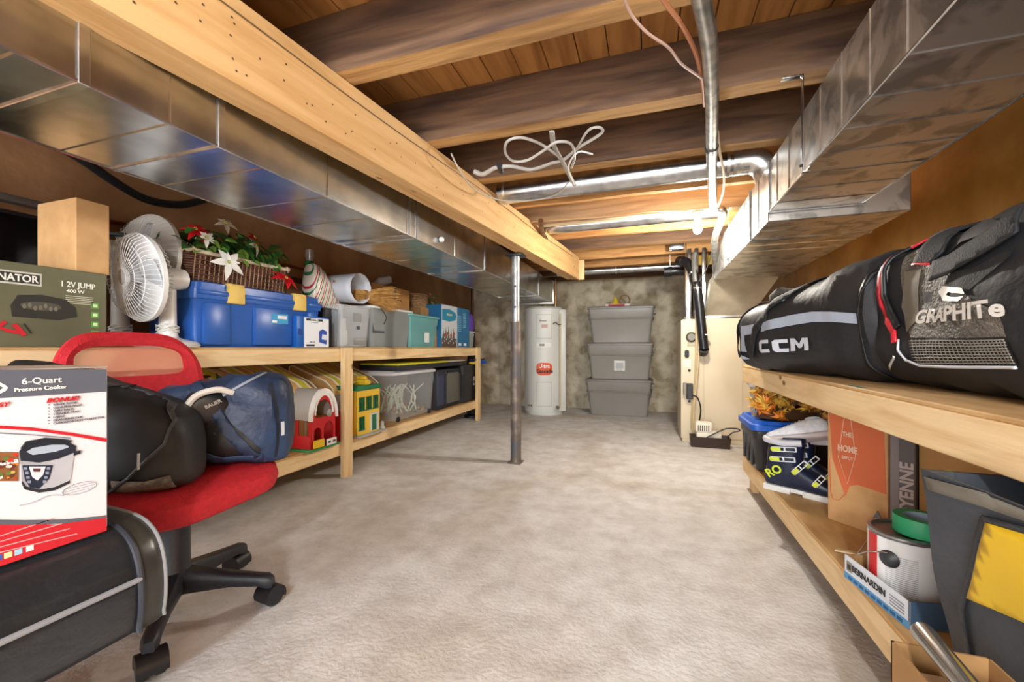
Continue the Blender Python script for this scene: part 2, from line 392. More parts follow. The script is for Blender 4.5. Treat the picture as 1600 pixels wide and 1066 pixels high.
h2 = dup(ht, (x0-.012, 3.36, z0-.052), 'metal strap hanging the far end of right duct beside the bulb'); h2.scale = (1, 1, 1.1)

def rpipe(name, label, a, b, r, m=galvp, seams=(), cat='duct'):
    a, b = Vector(a), Vector(b); t = thing(name, label, cat, a)
    d = b-a; MB().tube([(0, 0, 0), d], r, 24).build('pipe_body', m, t)
    for q in seams: MB().tube([d*q-d.normalized()*.008, d*q+d.normalized()*.008], r+.004, 24).build('collar', galvd, t)
    return t
t = rpipe('round_duct', 'large round shiny duct crossing between joists from beam to right duct', (-.96, 2.63, 1.985), (.52, 2.60, 1.985), .068, seams=(.03, .93))
MB().tube([(1.40, -.03, 0), (1.50, -.03, 0), (1.56, -.03, -.04), (1.59, -.03, -.13)], .070, 20, sm=4).build('elbow', galvd, t)
rpipe('round_duct', 'second round duct crossing behind the bare light bulb', (-1.0, 3.62, 2.02), (.52, 3.60, 2.02), .055, seams=(.06,))
rpipe('round_duct', 'farthest thin round duct crossing close to the back wall', (-1.15, 5.36, 1.929), (.35, 5.36, 1.929), .045, seams=(.5,))

# grey conduit snaking under the joists
pts = [atz(1085, -60, 1.93), atz(1096, 0, 1.93), atz(1108, 70, 1.93), atz(1112, 150, 1.93), atz(1112, 230, 1.93), atz(1113, 290, 1.93), atz(1116, 325, 1.93), (.50, 3.28, 1.91), (.50, 3.7, 1.82), (.57, 4.15, 1.66), (.60, 4.35, 1.58)]
t = thing('drain_pipe', 'bent grey metal drain pipe hung under the joists above the aisle', 'pipe')
MB().tube(pts, .0265, 16, sm=6).build('pipe_body', mat('worn_zinc', '8c8c88', 'c2c0ba', rough=.35, metal=.9, scale=20), t)
for i in (4,):
    p = pts[i]; MB().tube([p-Vector((0, .012, 0)), p+Vector((0, .012, 0))], .031, 14).build('pipe_band', ironm, t)
def wire(label, pts, r, m, name='cable', cat='cable', sm=6):
    return tag(MB().tube(pts, r, 7, sm=sm).build(name, m), label, cat)
wire('copper coloured cable curving beside the drain pipe', [atz(1020, -30, 1.94), atz(1040, 5, 1.94), atz(1066, 40, 1.94), atz(1088, 85, 1.94), atz(1098, 130, 1.94), atz(1101, 165, 1.94)], .0075, flat('b87850', .4))
wire('thin pinkish cable looping down to the drain pipe', [atz(968, -20, 1.94), atz(985, 20, 1.93), atz(1010, 50, 1.91), atz(1045, 75, 1.9), atz(1065, 100, 1.91), atz(1096, 122, 1.93)], .0045, flat('b89888', .5))
wire('short cream cable hanging right of the drain pipe', [atz(1121, 205, 1.96), atz(1124, 235, 1.93), atz(1131, 270, 1.9), atz(1130, 300, 1.9), atz(1121, 325, 1.93)], .0065, flat('e0c8a8', .5))
wire('cream cable stapled along the whitewashed joist toward the bulb', [atz(826, 347, 1.965), atz(880, 343, 1.965), atz(950, 338, 1.965), atz(1010, 331, 1.965), atz(1065, 330, 1.965), (.33, 3.36, 1.95)], .007, flat('c8ae86', .5))
# big coiled bundle
Z1 = 1.93
b1 = [atz(741, 268, 1.95), atz(755, 272, Z1), atz(775, 262, Z1), atz(800, 260, Z1), atz(830, 265, Z1), atz(862, 255, Z1), atz(880, 250, Z1), atz(905, 230, Z1), atz(930, 215, Z1), atz(942, 205, Z1), atz(935, 199, Z1), atz(918, 205, Z1), atz(900, 235, Z1)]
t = thing('cable_bundle', 'looped bundle of grey cables hung under the dark joists', 'cable')
MB().tube(b1, [.014, .011, .009, .008, .007, .006, .005], 8, sm=5).build('cable_strand', wirew, t)
b2 = [atz(880, 250, 1.92), atz(860, 235, 1.91), atz(838, 222, 1.9), atz(812, 215, 1.89), atz(792, 222, 1.88), atz(790, 240, 1.88), atz(803, 252, 1.88), atz(825, 250, 1.88), atz(850, 235, 1.89), atz(870, 222, 1.9), atz(892, 225, 1.91), atz(898, 245, 1.91), atz(893, 262, 1.90)]
MB().tube(b2, .0065, 8, sm=5).build('cable_strand', wirew, t)
MB().tube([atz(862, 205, 1.94), atz(866, 230, 1.93), atz(880, 255, 1.92), atz(898, 290, 1.9)], .012, 8, sm=4, flatn=.4).build('flat_strap', flat('a8a49c', .4), t)
MB().tube([atz(898, 290, 1.9), atz(888, 262, 1.9), atz(903, 238, 1.9), atz(926, 241, 1.9)], .0045, 6, sm=4).build('wire_tail', white, t)
MB().tube([atz(780, 258, Z1), atz(783, 268, Z1)], .016, 8).build('cable_tie', blackp, t)
wire('thin cable sagging from the timber beam to the round duct', [atz(705, 240, 1.95), atz(716, 262, 1.88), atz(735, 290, 1.84), atz(760, 306, 1.84), atz(792, 314, 1.86), atz(840, 312, 1.9), atz(872, 303, 1.92), atz(888, 285, 1.92)], .0045, flat('b0a898', .5))
wire('brown iron pipe running beside the far end of the beam', [atz(845, 345, 1.96), atz(848, 365, 1.93), atz(862, 382, 1.93), atz(903, 414, 1.93)], .022, mat('rusty_iron', '5a4030', '8a6a4a', rough=.6, metal=.5, scale=20), 'iron_pipe', 'pipe', 4)

# ------------------------------------------------------------------ bulb and fixtures
def bulb(loc, label):
    t = thing('light_bulb', label, 'light', loc)
    MB().lathe([(.0, .03), (.052, .03), (.056, .04), (.05, .055), (0, .056)], seg=20).build('ceiling_holder', white, t)
    MB().lathe([(.022, -.01), (.026, 0), (.026, .03)], seg=16).build('socket', white, t)
    b = MB().lathe([(.0, -.105), (.014, -.102), (.026, -.09), (.032, -.07), (.030, -.05), (.020, -.022), (.014, -.01)], seg=20).build('glass_bulb', mat('lit_bulb', 'fff3dc', rough=.3, emit=40), t)
    return t
bulb((BULB[0], BULB[1], 1.915), 'bare lit bulb in white ceiling holder above the far aisle')
rb = bulb((0.05, -1.30, 1.915), 'bare lit bulb behind the camera position')

# ------------------------------------------------------------------ steel post
pp = atz(806, 723, 0)
t = thing('support_post', 'rusty telescoping steel post standing on floor under the timber beam', 'post', pp)
MB().tube([(0, 0, 0), (.0, 0, 1.16)], .044, 24).build('lower_tube', mat('rusty_blue_steel', '5d6068', '8d8278', rough=.55, metal=.5, scale=9, c3='6d625a', bump=.2, bscale=30), t)
MB().tube([(0, 0, 1.13), (0, 0, 1.70)], .034, 24).build('upper_tube', mat('grey_steel_tube', '86888c', 'b0b0b0', rough=.4, metal=.7, scale=10), t)
MB().box(-.07, .07, -.07, .07, 1.698, 1.712, .003).build('top_plate', ironm, t)
MB().box(-.055, .055, -.055, .055, 0, .012, .004).build('base_plate', flat('6a625c', .8), t)
for z in (1.28, 1.45): MB().lathe([(.008, 0), (.008, .004), (0, .004)], M=Matrix.Translation((.004, -.033, z)) @ Matrix.Rotation(R(90), 4, 'X'), seg=10).build('adjustment_hole', flat('151515'), t)

# ------------------------------------------------------------------ shelves
LX = -2.10; LZ = .26; DZ = .012
def shelf(name, label, xf, xb, y0, y1, ztop, zlow, posts, bh=.09, side=1, inner=False):
    t = thing(name, label, 'shelf', ((xf+xb)/2, (y0+y1)/2, 0)); ox, oy = (xf+xb)/2, (y0+y1)/2
    def bx(nm, a, b, c, d, e, f, m): return MB().box(min(a, b)-ox, max(a, b)-ox, c-oy, d-oy, e, f, .003, seg=1).build(nm, m, t)
    sg = 1 if xf > xb else -1; f = xf if inner else xf-sg*.038
    for z in (ztop, zlow):
        bx('front_rail', f, f-sg*.038, y0, y1, z-DZ-bh, z-DZ, pineY); bx('back_rail', xb, xb+sg*.038, y0, y1, z-DZ-bh, z-DZ, pineY)
        bx('shelf_deck', f, xb, y0, y1, z-DZ, z, mat('plywood_deck', 'b8905a', 'd0aa72', rough=.7, scale=5, stretch=(3, 1, 1)))
        for y in posts: bx('cross_brace', f-sg*.038, xb+sg*.038, y-.019, y+.019, z-DZ-bh, z-DZ-.001, pineX)
    for y in posts:
        pf = (f-sg*.038, f-sg*.076) if inner else (xf, f)
        bx('post', pf[0], pf[1], y-.045, y+.045, 0, (zlow-DZ-bh-.001 if 0 else ztop-DZ-.001) if inner else ztop-.001, pineZ); bx('post', xb+sg*.038, xb+sg*.076, y-.045, y+.045, 0, zlow-DZ-bh-.001, pineZ)
    return t
yp = Yx(545, LX); ye = Yx(749, LX)
t = shelf('wooden_shelf', 'two tier pine shelf running along the left wall', LX, -2.79, .1, ye+.04, EYE, .262, [.2, yp, ye])
for zc in (.90, .21):
    mb = MB()
    for a in (-.02, .02):
        for b in (-.02, 0, .02): mb.lathe([(.004, 0), (.004, .001), (0, .0015)], M=Matrix.Translation((LX+.345+.0005, yp+a-(ye+.14)/2, zc+b)) @ Matrix.Rotation(R(90), 4, 'Y'), seg=8)
    mb.build('screw_head', flat('4a4038', .5), t)
RX = .60; RZ = .827; RL = .225
t2 = shelf('wooden_shelf', 'two tier pine shelf running along the right wall', RX-.0, 1.33, .2, 3.17, RZ, RL, [3.10, .26], bh=.095, inner=True)
# green ink stamp on the rail
text('S P F  DRY', .02, flat('2e6a5a', .8), t2, (.012-.365, Yx(1330, RX)-1.69, RZ+.0008), (0, 0, R(-90)), bold=.02)

# ------------------------------------------------------------------ generic containers
def tote(name, label, loc, W, Ln, H, m, lidm=None, taper=.86, rz=0, group=None, ribs=True, lidh=.03, cat='storage tote', hollow=False, band_=.28):
    """W along x, Ln along y"""
    t = thing(name, label, cat, loc, rz, group)
    w0, l0 = W*taper, Ln*taper; zb = H*(1-band_); r = .04*min(1, W/.4)
    wm = W*(taper+(1-taper)*(1-band_)*.8); lm = Ln*(taper+(1-taper)*(1-band_)*.8)
    lv = [(w0-.01, l0-.01, r, 0), (w0, l0, r, .006), (wm, lm, r, zb), (wm+.012, lm+.012, r, zb+.012), (W-.012, Ln-.012, r, H-.012), (W, Ln, r, H-.010), (W, Ln, r, H)]
    if hollow or not lidm:
        k = .008; lv += [(W-.02, Ln-.02, r, H), (wm-k, lm-k, r, zb), (w0-.02, l0-.02, r, .006)]
    MB().rloft(lv).build('tote_body', m, t)
    if lidm:
        MB().rloft([(W+.004, Ln+.004, r, H-.012), (W+.016, Ln+.016, r, H-.008), (W+.016, Ln+.016, r, H+lidh*.5), (W-.01, Ln-.01, r, H+lidh*.6), (W-.03, Ln-.03, r, H+lidh), (W-.06, Ln-.06, r, H+lidh), (W-.08, Ln-.08, r, H+lidh*.6)]).build('tote_lid', lidm, t)
    return t
def carton(name, label, loc, W, Ln, H, m, rz=0, cat='box', tape=None, bev=.003, rot=None):
    t = thing(name, label, cat, loc, rz); MB().box(-W/2, W/2, -Ln/2, Ln/2, 0, H, bev, seg=1).build('box_body', m, t)
    if tape: MB().box(-W/2-.0008, W/2+.0008, -.024, .024, H-.05, H+.0008).build('packing_tape', tape, t)
    return t
def panel(t, x, y0, y1, z0, z1, m, name='printed_panel', th=.0012, sgn=1):   # printed area on a face at x
    return MB().box(min(x, x+sgn*th), max(x, x+sgn*th), y0, y1, z0, z1).build(name, m, t)
def polyp(t, x, poly, m, name='printed_shape', th=.0018):   # poly in (y,z)
    a, b = sorted((x, x+th)); return MB().prism(poly, a, b, 'X').build(name, m, t)
def ell(cy, cz, ry, rz_, n=28, a0=0, a1=360): return [(cy+ry*math.cos(R(a0+(a1-a0)*k/n)), cz+rz_*math.sin(R(a0+(a1-a0)*k/n))) for k in range(n+(0 if a1-a0 >= 360 else 1))]

# ================= LEFT UPPER SHELF =================
def span(px0, px1, X): return Yx(px0, X), Yx(px1, X)
# power inverter carton
X = -2.15; ya, yb = Yx(-60, X), Yx(167, X); H = .305
t = carton('power_box', 'olive green power inverter carton with jumper clamps pictured on side', (X-.13, (ya+yb)/2, EYE), .26, yb-ya, H, mat('olive_carton', '55533c', '67654a', rough=.55, scale=3))
hl = (yb-ya)/2; cy = (ya+yb)/2
pk = lambda px, py: (lambda v: (v.y-cy, v.z-EYE))(onX(px, py, X))
a = pk(-40, 420); b = pk(65, 446)
panel(t, .13, a[0], b[0], b[1]-.005, b[1]+.042, flat('c8c6b8'), 'name_strip'); panel(t, .1312, a[0], b[0]-.006, b[1]+.001, b[1]+.036, flat('2c2c28'), 'name_panel')
text('MOTOMASTER ELIMINATOR', .036, flat('e6e4d8'), t, (.1335, b[0]-.010, b[1]+.017), align='RIGHT', bold=.02, sx=.82)
a = pk(102, 443); text('1 2V JUMP', .030, flat('e8e8d8'), t, (.131, a[0]+.038, a[1]-.003), bold=.015, sx=.8); text('400 W', .019, flat('e8e8d8'), t, (.131, a[0]+.03, a[1]-.028), bold=.02)
for q in range(5): panel(t, .13, a[0]+.001, a[0]+.085, a[1]-.048-q*.007, a[1]-.0455-q*.007, flat('c8c6b0'), 'text_line')
p0 = pk(28, 478)
P = [(-.055, -.03), (.035, -.035), (.075, -.022), (.072, .005), (.05, .028), (.0, .036), (-.045, .03), (-.058, .0)]
polyp(t, .13, [(p0[0]+.06+u*1.35, p0[1]+v*1.3) for u, v in P], flat('26251f'), 'printed_unit'); 
polyp(t, .1315, [(p0[0]+.06+u, p0[1]+.004+v*.8) for u, v in ell(0, 0, .055, .02)], flat('4a483c'), 'printed_unit', .001)
for k in range(7): polyp(t, .132, ell(p0[0]+.015+k*.014, p0[1]+.006*math.sin(k*2), .005, .009, 10), flat('6e6a58'), 'printed_unit', .001)
cy0, cz0 = pk(30, 512)
polyp(t, .1322, band([(cy0-.035, cz0+.02), (cy0-.05, cz0+.0), (cy0-.03, cz0-.012), (cy0+.0, cz0-.018)], .012), red, 'printed_clamp')
polyp(t, .1335, band([(cy0-.015, cz0+.012), (cy0+.0, cz0-.01), (cy0+.012, cz0-.028)], .014), red, 'printed_clamp', .001)
polyp(t, .1322, band([(cy0+.01, cz0+.015), (cy0+.03, cz0-.02)], .005), flat('24231e'), 'printed_clamp', .001)
gy, gz = pk(148, 478)
for q in range(4): panel(t, .13, gy-.012, gy+.014, gz-.012-q*.038, gz+.012-q*.038, flat('5c9a3c'), 'green_icon'); panel(t, .1313, gy-.006, gy+.008, gz-.006-q*.038, gz+.006-q*.038, flat('cfe0b8'), 'green_icon', .0006)
# carton standing on it
pc = onX(118, 420, -2.17); carton('cardboard_box', 'plain tan cardboard box standing on the olive inverter carton', (-2.17-.13, pc.y+.055, EYE+H), .26, .11, .295, card)
# monitor behind
t = thing('flat_monitor', 'black switched off screen leaning at the far left wall', 'monitor', (-2.66, .98, EYE), R(0))
MB().box(-.02, .02, -.35, .28, .02, .60, .01).build('housing', flat('1a1a1d', .4), t); MB().box(.0195, .022, -.33, .26, .04, .58).build('screen', flat('07070a', .12), t)
MB().box(-.05, .05, -.1, .1, 0, .02, .005).build('stand', blackp, t)
MB().box(.0, .05, -.4, .34, .63, .66, .003).build('ledge', flat('4a4440'), t)

def fan(label, loc, rz, tilt, hc, r, shade):
    t = thing('desk_fan', label, 'fan', loc, rz); m = shade
    MB().lathe([(0, 0), (.125, 0), (.13, .012), (.12, .026), (.06, .042), (.04, .05), (0, .05)], seg=32).build('fan_base', m, t)
    MB().tube([(0, 0, .04), (0, 0, .09), (0, .004, hc-.05)], [.045, .036, .030], 18).build('fan_column', m, t)
    Q = Matrix.Translation((0, 0, hc)) @ Matrix.Rotation(R(tilt), 4, 'X') @ Matrix.Rotation(R(90), 4, 'X')   # local z -> -Y (blowing direction)
    MB().lathe([(0, -.085), (.030, -.083), (.05, -.07), (.054, -.04), (.054, .05), (.05, .07), (0, .072)], seg=24, M=Q).build('motor_housing', m, t)
    c = MB(); zc0 = .115
    def curve_pt(q, a, fr):    # q 0 centre .. 1 rim
        rad = .035+(r-.035)*q; dz = (.035+.03*(1-q**2.6))*(1 if q < .99 else .3) * (1 if fr else -1)+zc0; return Vector((rad*math.cos(a), rad*math.sin(a), dz))
    for fr in (1, 0):
        n = 50
        for k in range(n):
            c.tube([Q @ curve_pt(q/6, 2*PI*k/n, fr) for q in range(7)], .0011, 4)
        for q in (.35, .7):
            c.tube([Q @ curve_pt(q, 2*PI*k/40, fr) for k in range(41)], .0014, 4)
    c.build('wire_guard', m, t)
    k = MB()
    k.lathe([(r-.002, zc0-.010), (r+.003, zc0-.010), (r+.004, zc0+.010), (r-.002, zc0+.011), (r-.002, zc0-.010)], seg=56, M=Q)
    k.build('guard_rim', m, t)
    MB().lathe([(0, zc0+.051), (.036, zc0+.051), (.04, zc0+.058), (.03, zc0+.066), (0, zc0+.067)], seg=24, M=Q).build('guard_badge', m, t)
    bl = mat('fan_blade_plastic', 'cfd2d6', rough=.25, alpha=.55)
    for j in range(3):
        bm_ = MB(); rings = []
        a0 = 2*PI*j/3
        for q in range(9):
            rad = .03+(r*.82-.03)*q/8; wv = .25+.75*math.sin(PI*(q/8)*.7+.35); ring = []
            for s2 in range(7):
                u = (s2/6-.5)*1.7*wv*.8; aa = a0+u; ring.append(Q @ Vector((rad*math.cos(aa), rad*math.sin(aa), zc0+u*.028)))
            rings.append(ring)
        bm_.loft(rings, closed=False); o = bm_.build('fan_blade', bl, t); md = o.modifiers.new('s', 'SOLIDIFY'); md.thickness = .002
    MB().lathe([(0, zc0+.03), (.024, zc0+.026), (.028, zc0-.02), (0, zc0-.03)], seg=18, M=Q).build('blade_hub', flat('b8babd', .35), t)
    cb = MB(); pts = []
    for k in range(50): a = k/50*PI*2*4; pts.append((.043*math.cos(a), .043*math.sin(a), .075+.035*k/50+.006*math.sin(k*1.7)))
    pts += [(-.09, -.02, .05), (-.15, -.05, .006)]
    cb.tube(pts, .0038, 6); cb.build('power_cord', offw, t)
    return t
wf = flat('e3e2df', .35); wf2 = flat('c9c7c0', .45)
f1 = atF(262, 540, 1.98)
fan('white desk fan in front, head turned sideways toward the camera', (-2.235, Yx(262, -2.235), EYE), R(-4), 6, .335, .20, wf)
fan('second taller desk fan partly hidden behind the front white fan', (-2.50, Yx(188, -2.50), EYE), R(183), 4, .47, .235, wf2)

# blue chest
X = -2.165; ya, yb = Yx(302, X), Yx(503, X); Lt = yb-ya; H = .345
t = thing('tool_chest', 'long blue plastic tool chest with two yellow latches', 'chest', (X-.19, (ya+yb)/2, EYE))
bl2 = mat('blue_plastic', '2558a8', '2a5fb2', rough=.32, scale=3)
MB().rloft([(.34, Lt-.06, .03, 0), (.36, Lt-.03, .03, .02), (.37, Lt-.02, .03, .25), (.375, Lt-.015, .03, .255)]).build('chest_body', bl2, t)
MB().rloft([(.385, Lt, .03, .25), (.39, Lt, .03, .262), (.39, Lt, .03, .30), (.37, Lt-.02, .03, .302), (.37, Lt-.02, .04, .335), (.33, Lt-.06, .04, H)]).build('chest_lid', bl2, t)
for s in (-.24, .27):
    y = Lt*s; mb = MB(); mb.box(.178, .205, y-.048, y+.048, .238, .335, .006); mb.box(.14, .20, y-.048, y+.048, .325, .347, .006); mb.build('yellow_latch', flat('e0be62', .5), t)['label'] = 'yellow latch'
for s, wd in ((-.36, .17), (.06, .34), (.4, .10)):
    MB().box(.17, .196, Lt*(s)-Lt*wd/2, Lt*s+Lt*wd/2, .012, .236, .010).build('raised_panel', bl2, t)
for s, wd in ((-.38, .20), (.02, .40), (.42, .14)):
    MB().box(.18, .203, Lt*(s)-Lt*wd/2, Lt*s+Lt*wd/2, .272, .296, .006).build('lid_ridge', bl2, t)
panel(t, .1962, .02*Lt, .16*Lt, .145, .205, flat('3fa0cf'), 'label_sticker'); panel(t, .1975, .07*Lt, .15*Lt, .175, .195, white, 'label_sticker'); panel(t, .1975, .025*Lt, .065*Lt, .15, .165, white, 'label_sticker')
trunkT = EYE+H; tc = Vector((X-.19, (ya+yb)/2, 0))

# wicker planter with poinsettias on trunk
ya2, yb2 = Yx(292, -2.25), Yx(452, -2.25)
t = thing('flower_basket', 'brown wicker planter of red and white poinsettias on the blue chest', 'basket', (-2.37, (ya2+yb2)/2, trunkT)); hl = (yb2-ya2)/2
wick = mat('brown_wicker', '4a2c20', '6e4632', rough=.6, scale=40, bump=.4, bscale=60)
mb = MB(); 
for k in range(13):
    z = .008+.0125*k; g = .0+.02*k/12
    ring = rrect(.20+g*2, 2*hl-.04+g*2, .05, 6); n = len(ring)
    pts = [(x+.003*math.cos(i*PI+k*PI)*(1 if abs(x) > .05 else 0), y+.003*math.cos(i*PI+k*PI), z) for i, (x, y) in enumerate(ring)]
    mb.tube(pts+[pts[0]], .0068, 6)
mb.rloft([(.19, 2*hl-.05, .05, .0), (.22, 2*hl-.02, .05, .155)]); mb.build('woven_body', wick, t)
mb = MB()
for k in range(22):
    y = -hl+.04+(2*hl-.08)*k/21; mb.tube([(.104, y, .0), (.126, y, .165)], .0035, 5)
mb.build('wicker_stake', flat('a07a58', .6), t)['kind'] = 'stuff'
mb = MB(); ring = rrect(.25, 2*hl+.03, .05, 8); mb.tube([(x, y, .165+.006*math.sin(i*1.9)) for i, (x, y) in enumerate(ring+[ring[0]])], .012, 8); mb.build('cream_rim', flat('d8ccb0', .7), t)
random.seed(3)
lf = MB()
for k in range(150):
    y = random.uniform(-hl-.02, hl*.75); x = random.uniform(-.08, .15); z = .17+random.uniform(-.03, .12)*(1 if x < .1 else .6)+.05*math.exp(-((y-.0)/.2)**2)
    lf.leaf((x, y, z), (random.uniform(-.2, 1), random.uniform(-1, 1), random.uniform(-.6, .6)), (.6, 0, .8), random.uniform(.06, .105), random.uniform(.035, .06), .5)
lf.build('leaf', leafg, t)['kind'] = 'stuff'
lf = MB()
for k in range(26):
    y = random.uniform(-hl, hl*.9); lf.leaf((random.uniform(.05, .16), y, .17+random.uniform(-.03, .09)), (random.uniform(.2, 1), random.uniform(-1, 1), random.uniform(-.6, .4)), (.8, 0, .6), .06, .04, .5)
lf.build('pale_leaf', leafl, t)['kind'] = 'stuff'
def flower(t, loc, nrm, L, m, cm, n=6, nm='poinsettia'):
    nrm = Vector(nrm).normalized(); u = nrm.orthogonal().normalized(); v = nrm.cross(u); mb = MB()
    for ring, (ll, off, nn) in enumerate(((1, 0, n), (.62, .5, n-1))):
        for k in range(nn):
            a = 2*PI*(k+off)/nn+.2*math.sin(k*3); d = u*math.cos(a)+v*math.sin(a)+nrm*(.25+.3*ring); mb.leaf(Vector(loc), d, nrm, L*ll*(1+.15*math.sin(k*5)), L*.5*ll, .45)
    o = mb.build(nm, m, t); c = MB()
    for k in range(6): c.lathe([(0, -.004), (.004, 0), (0, .005)], at=Vector(loc)+nrm*.012+u*.007*math.cos(k)+v*.007*math.sin(k), seg=6)
    c.build('flower_centre', cm, o); return o
redp = flat('c8121e', .5); whp = flat('e8e6e0', .6); cc = flat('b8c060', .6)
bw = lambda px, py, X: (lambda v: (X+2.37, v.y-(ya2+yb2)/2, v.z-trunkT))(onX(px, py, X))
flower(t, bw(356, 410, -2.19), (1, -.2, .1), .085, whp, cc, 5); flower(t, bw(305, 360, -2.27), (.6, -.3, .5), .065, redp, cc)
flower(t, bw(396, 372, -2.26), (.7, .2, .4), .05, redp, cc, 5); flower(t, bw(322, 372, -2.22), (.8, -.3, .3), .05, whp, cc, 5); flower(t, bw(398, 385, -2.22), (.7, .4, .3), .06, whp, cc, 5)
flower(t, bw(446, 436, -2.17), (.7, 0, .7), .085, redp, cc); flower(t, bw(352, 350, -2.36), (.7, -.3, .5), .06, flat('b8a488', .6), cc, 5)

# dark snow brush & wrapping paper standing behind trunk's far end
t = thing('bottle', 'tall green bottle shaped ornament standing behind the blue chest', 'ornament', (-2.42, Yx(483, -2.42), EYE))
MB().lathe([(0, 0), (.05, 0), (.052, .25), (.045, .42), (.03, .50), (.035, .60), (.028, .645), (0, .65)], seg=18).build('glass_body', mat('green_speckled', '0f3a20', '2a7a3e', rough=.2, scale=25), t)
t = thing('candy_cane', 'silver topped dark stick ornament beside the green bottle', 'ornament', (-2.48, Yx(490, -2.44), EYE))
MB().tube([(0, 0, 0), (0, 0, .70)], .012, 10).build('stick', flat('3a2426', .4), t); MB().rloft([(.03, .03, .008, .66), (.055, .045, .01, .70), (.05, .04, .01, .75)]).build('silver_cap', flat('b8b4b0', .3, .6), t)
stripe = mat('wrap_base', 'e6ddd0', rough=.4)
def wrapmat():
    m = bpy.data.materials.new('striped_wrap'); m.use_nodes = True; N, L = m.node_tree.nodes, m.node_tree.links
    tc = N.new('ShaderNodeTexCoord'); mp = N.new('ShaderNodeMapping'); mp.inputs['Rotation'].default_value = (R(20), 0, 0); L.new(tc.outputs['Object'], mp.inputs[0])
    sp = N.new('ShaderNodeSeparateXYZ'); L.new(mp.outputs[0], sp.inputs[0]); a = N.new('ShaderNodeMath'); a.operation = 'MULTIPLY'; a.inputs[1].default_value = 22; L.new(sp.outputs['Y'], a.inputs[0])
    fr = N.new('ShaderNodeMath'); fr.operation = 'FRACT'; L.new(a.outputs[0], fr.inputs[0]); cr = N.new('ShaderNodeValToRGB'); cr.color_ramp.interpolation = 'CONSTANT'; L.new(fr.outputs[0], cr.inputs[0])
    e = cr.color_ramp.elements; e[0].color = lin('ddd2c4'); e[1].position = .35; e[1].color = lin('b02a38')
    for p, c in ((.5, 'ddd2c4'), (.7, '2e7a50'), (.85, 'ddd2c4')): x = e.new(p); x.color = lin(c)
    L.new(cr.outputs[0], N['Principled BSDF'].inputs['Base Color']); N['Principled BSDF'].inputs['Roughness'].default_value = .35; return m
y = Yx(512, -2.32)
t = thing('gift_bag', 'red green and white striped gift wrap leaning behind the blue chest', 'gift wrap', (-2.36, y, EYE))
wm = wrapmat()
MB().soft([(-.16, .02, .36, .48, 0), (-.14, .06, .28, .60, 0), (-.06, .07, .2, .60, 0), (.04, .07, .15, .50, 0), (.13, .06, .12, .36, 0), (.17, .02, .15, .30, 0)], e=.7, amp=.01, seed=3, M=Matrix.Rotation(R(90), 4, 'Z')).build('wrapped_parcel', wm, t)
MB().box(-.06, .06, -.15, .15, 0, .18, .01).build('paper_base', flat('8a8a84'), t)
flower(t, (.07, .04, .50), (1, .3, .6), .03, redp, cc, 5, 'ribbon_bow')

# black crate behind, clear bin
X = -2.25; y0, y1 = Yx(503, X), Yx(533, X)
tote('storage_bin', 'small black plastic bin between the blue chest and clear bin', (-2.36, (y0+y1)/2+.02, EYE+.0), .24, .22, .29, flat('1f232b', .5), cat='bin', lidh=.02)
X = -2.13; y0, y1 = Yx(466, X), Yx(521, X)
t = carton('carton', 'small blue and white compressor box in front of the blue chest', (X-.035, (y0+y1)/2+.0, EYE), .07, (y1-y0)*.72, .205, flat('1268c0', .4)); hh = (y1-y0)*.36
MB().box(-.035, .0355, -hh-.055, -hh+.0, 0, .203, .002).build('box_side', flat('0f5cb0', .4), t)
panel(t, .035, -hh+.004, hh-.003, .002, .195, flat('e8ecf0'), 'white_panel'); panel(t, .0365, -hh+.02, hh-.06, .176, .191, flat('20242c'), 'name_panel', .0006)
text('CERTIFIED', .016, white, t, (.0385, -.022, .1835), bold=.02, sx=.9); text('air compressor', .010, flat('8a9098'), t, (.037, -.018, .166)); text('FREE 12V', .012, flat('2a3a60'), t, (.037, -.04, .035)); panel(t, .0365, -hh+.02, -.02, .008, .02, flat('20242c'), 'name_panel', .0006)
polyp(t, .037, [(.02, .035), (.085, .02), (.088, .11), (.05, .125), (.02, .11)], flat('2148a8'), 'printed_unit', .001); polyp(t, .0385, [(.04, .055), (.085, .05), (.085, .085), (.045, .09)], flat('dde4ee'), 'printed_unit', .0006)
panel(t, .0357, -hh-.045, -hh-.015, .08, .12, flat('1a3f90'), 'printed_unit')

def cbin(name, label, px0, px1, X, W, H, m, lidm, cat='bin', taper=.88, **k):
    y0, y1 = Yx(px0, X), Yx(px1, X); return tote(name, label, (X-W/2, (y0+y1)/2, EYE), W, y1-y0, H, m, lidm, taper=taper, cat=cat, lidh=.015, **k), (y0+y1)/2, y1-y0
def papers(t, W, Ln, H, m, n=10, nm='stored_content'):
    mb = MB()
    for k in range(n):
        x = random.uniform(-W*.3, W*.3); y = random.uniform(-Ln*.3, Ln*.3); w_ = random.uniform(.1, .3)*W; l_ = random.uniform(.12, .3)*Ln
        mb.box(-w_/2, w_/2, -l_/2, l_/2, 0, H*random.uniform(.3, .8), .004, M=Matrix.Translation((x, y, .012+.002*k)) @ Matrix.Rotation(random.uniform(-.1, .1), 4, 'X'), seg=1)
    mb.build(nm, m, t)
X = -2.15
t, yc, ln = cbin('clear_bin', 'clear plastic bin of white papers on the left upper shelf', 533, 582, X, .36, .32, clearp, None, hollow=True)
papers(t, .26, ln*.76, .30, flat('e6e6e2', .8), 8)
panel(t, .168, -.04, .06, .2, .265, flat('6a6a68'), 'label_patch'); panel(t, .172, .0, .035, .14, .165, flat('4a4a48'), 'label_patch'); panel(t, .16, -.02, .12, .02, .075, flat('8a8884'), 'label_patch')
cbT = EYE+.32
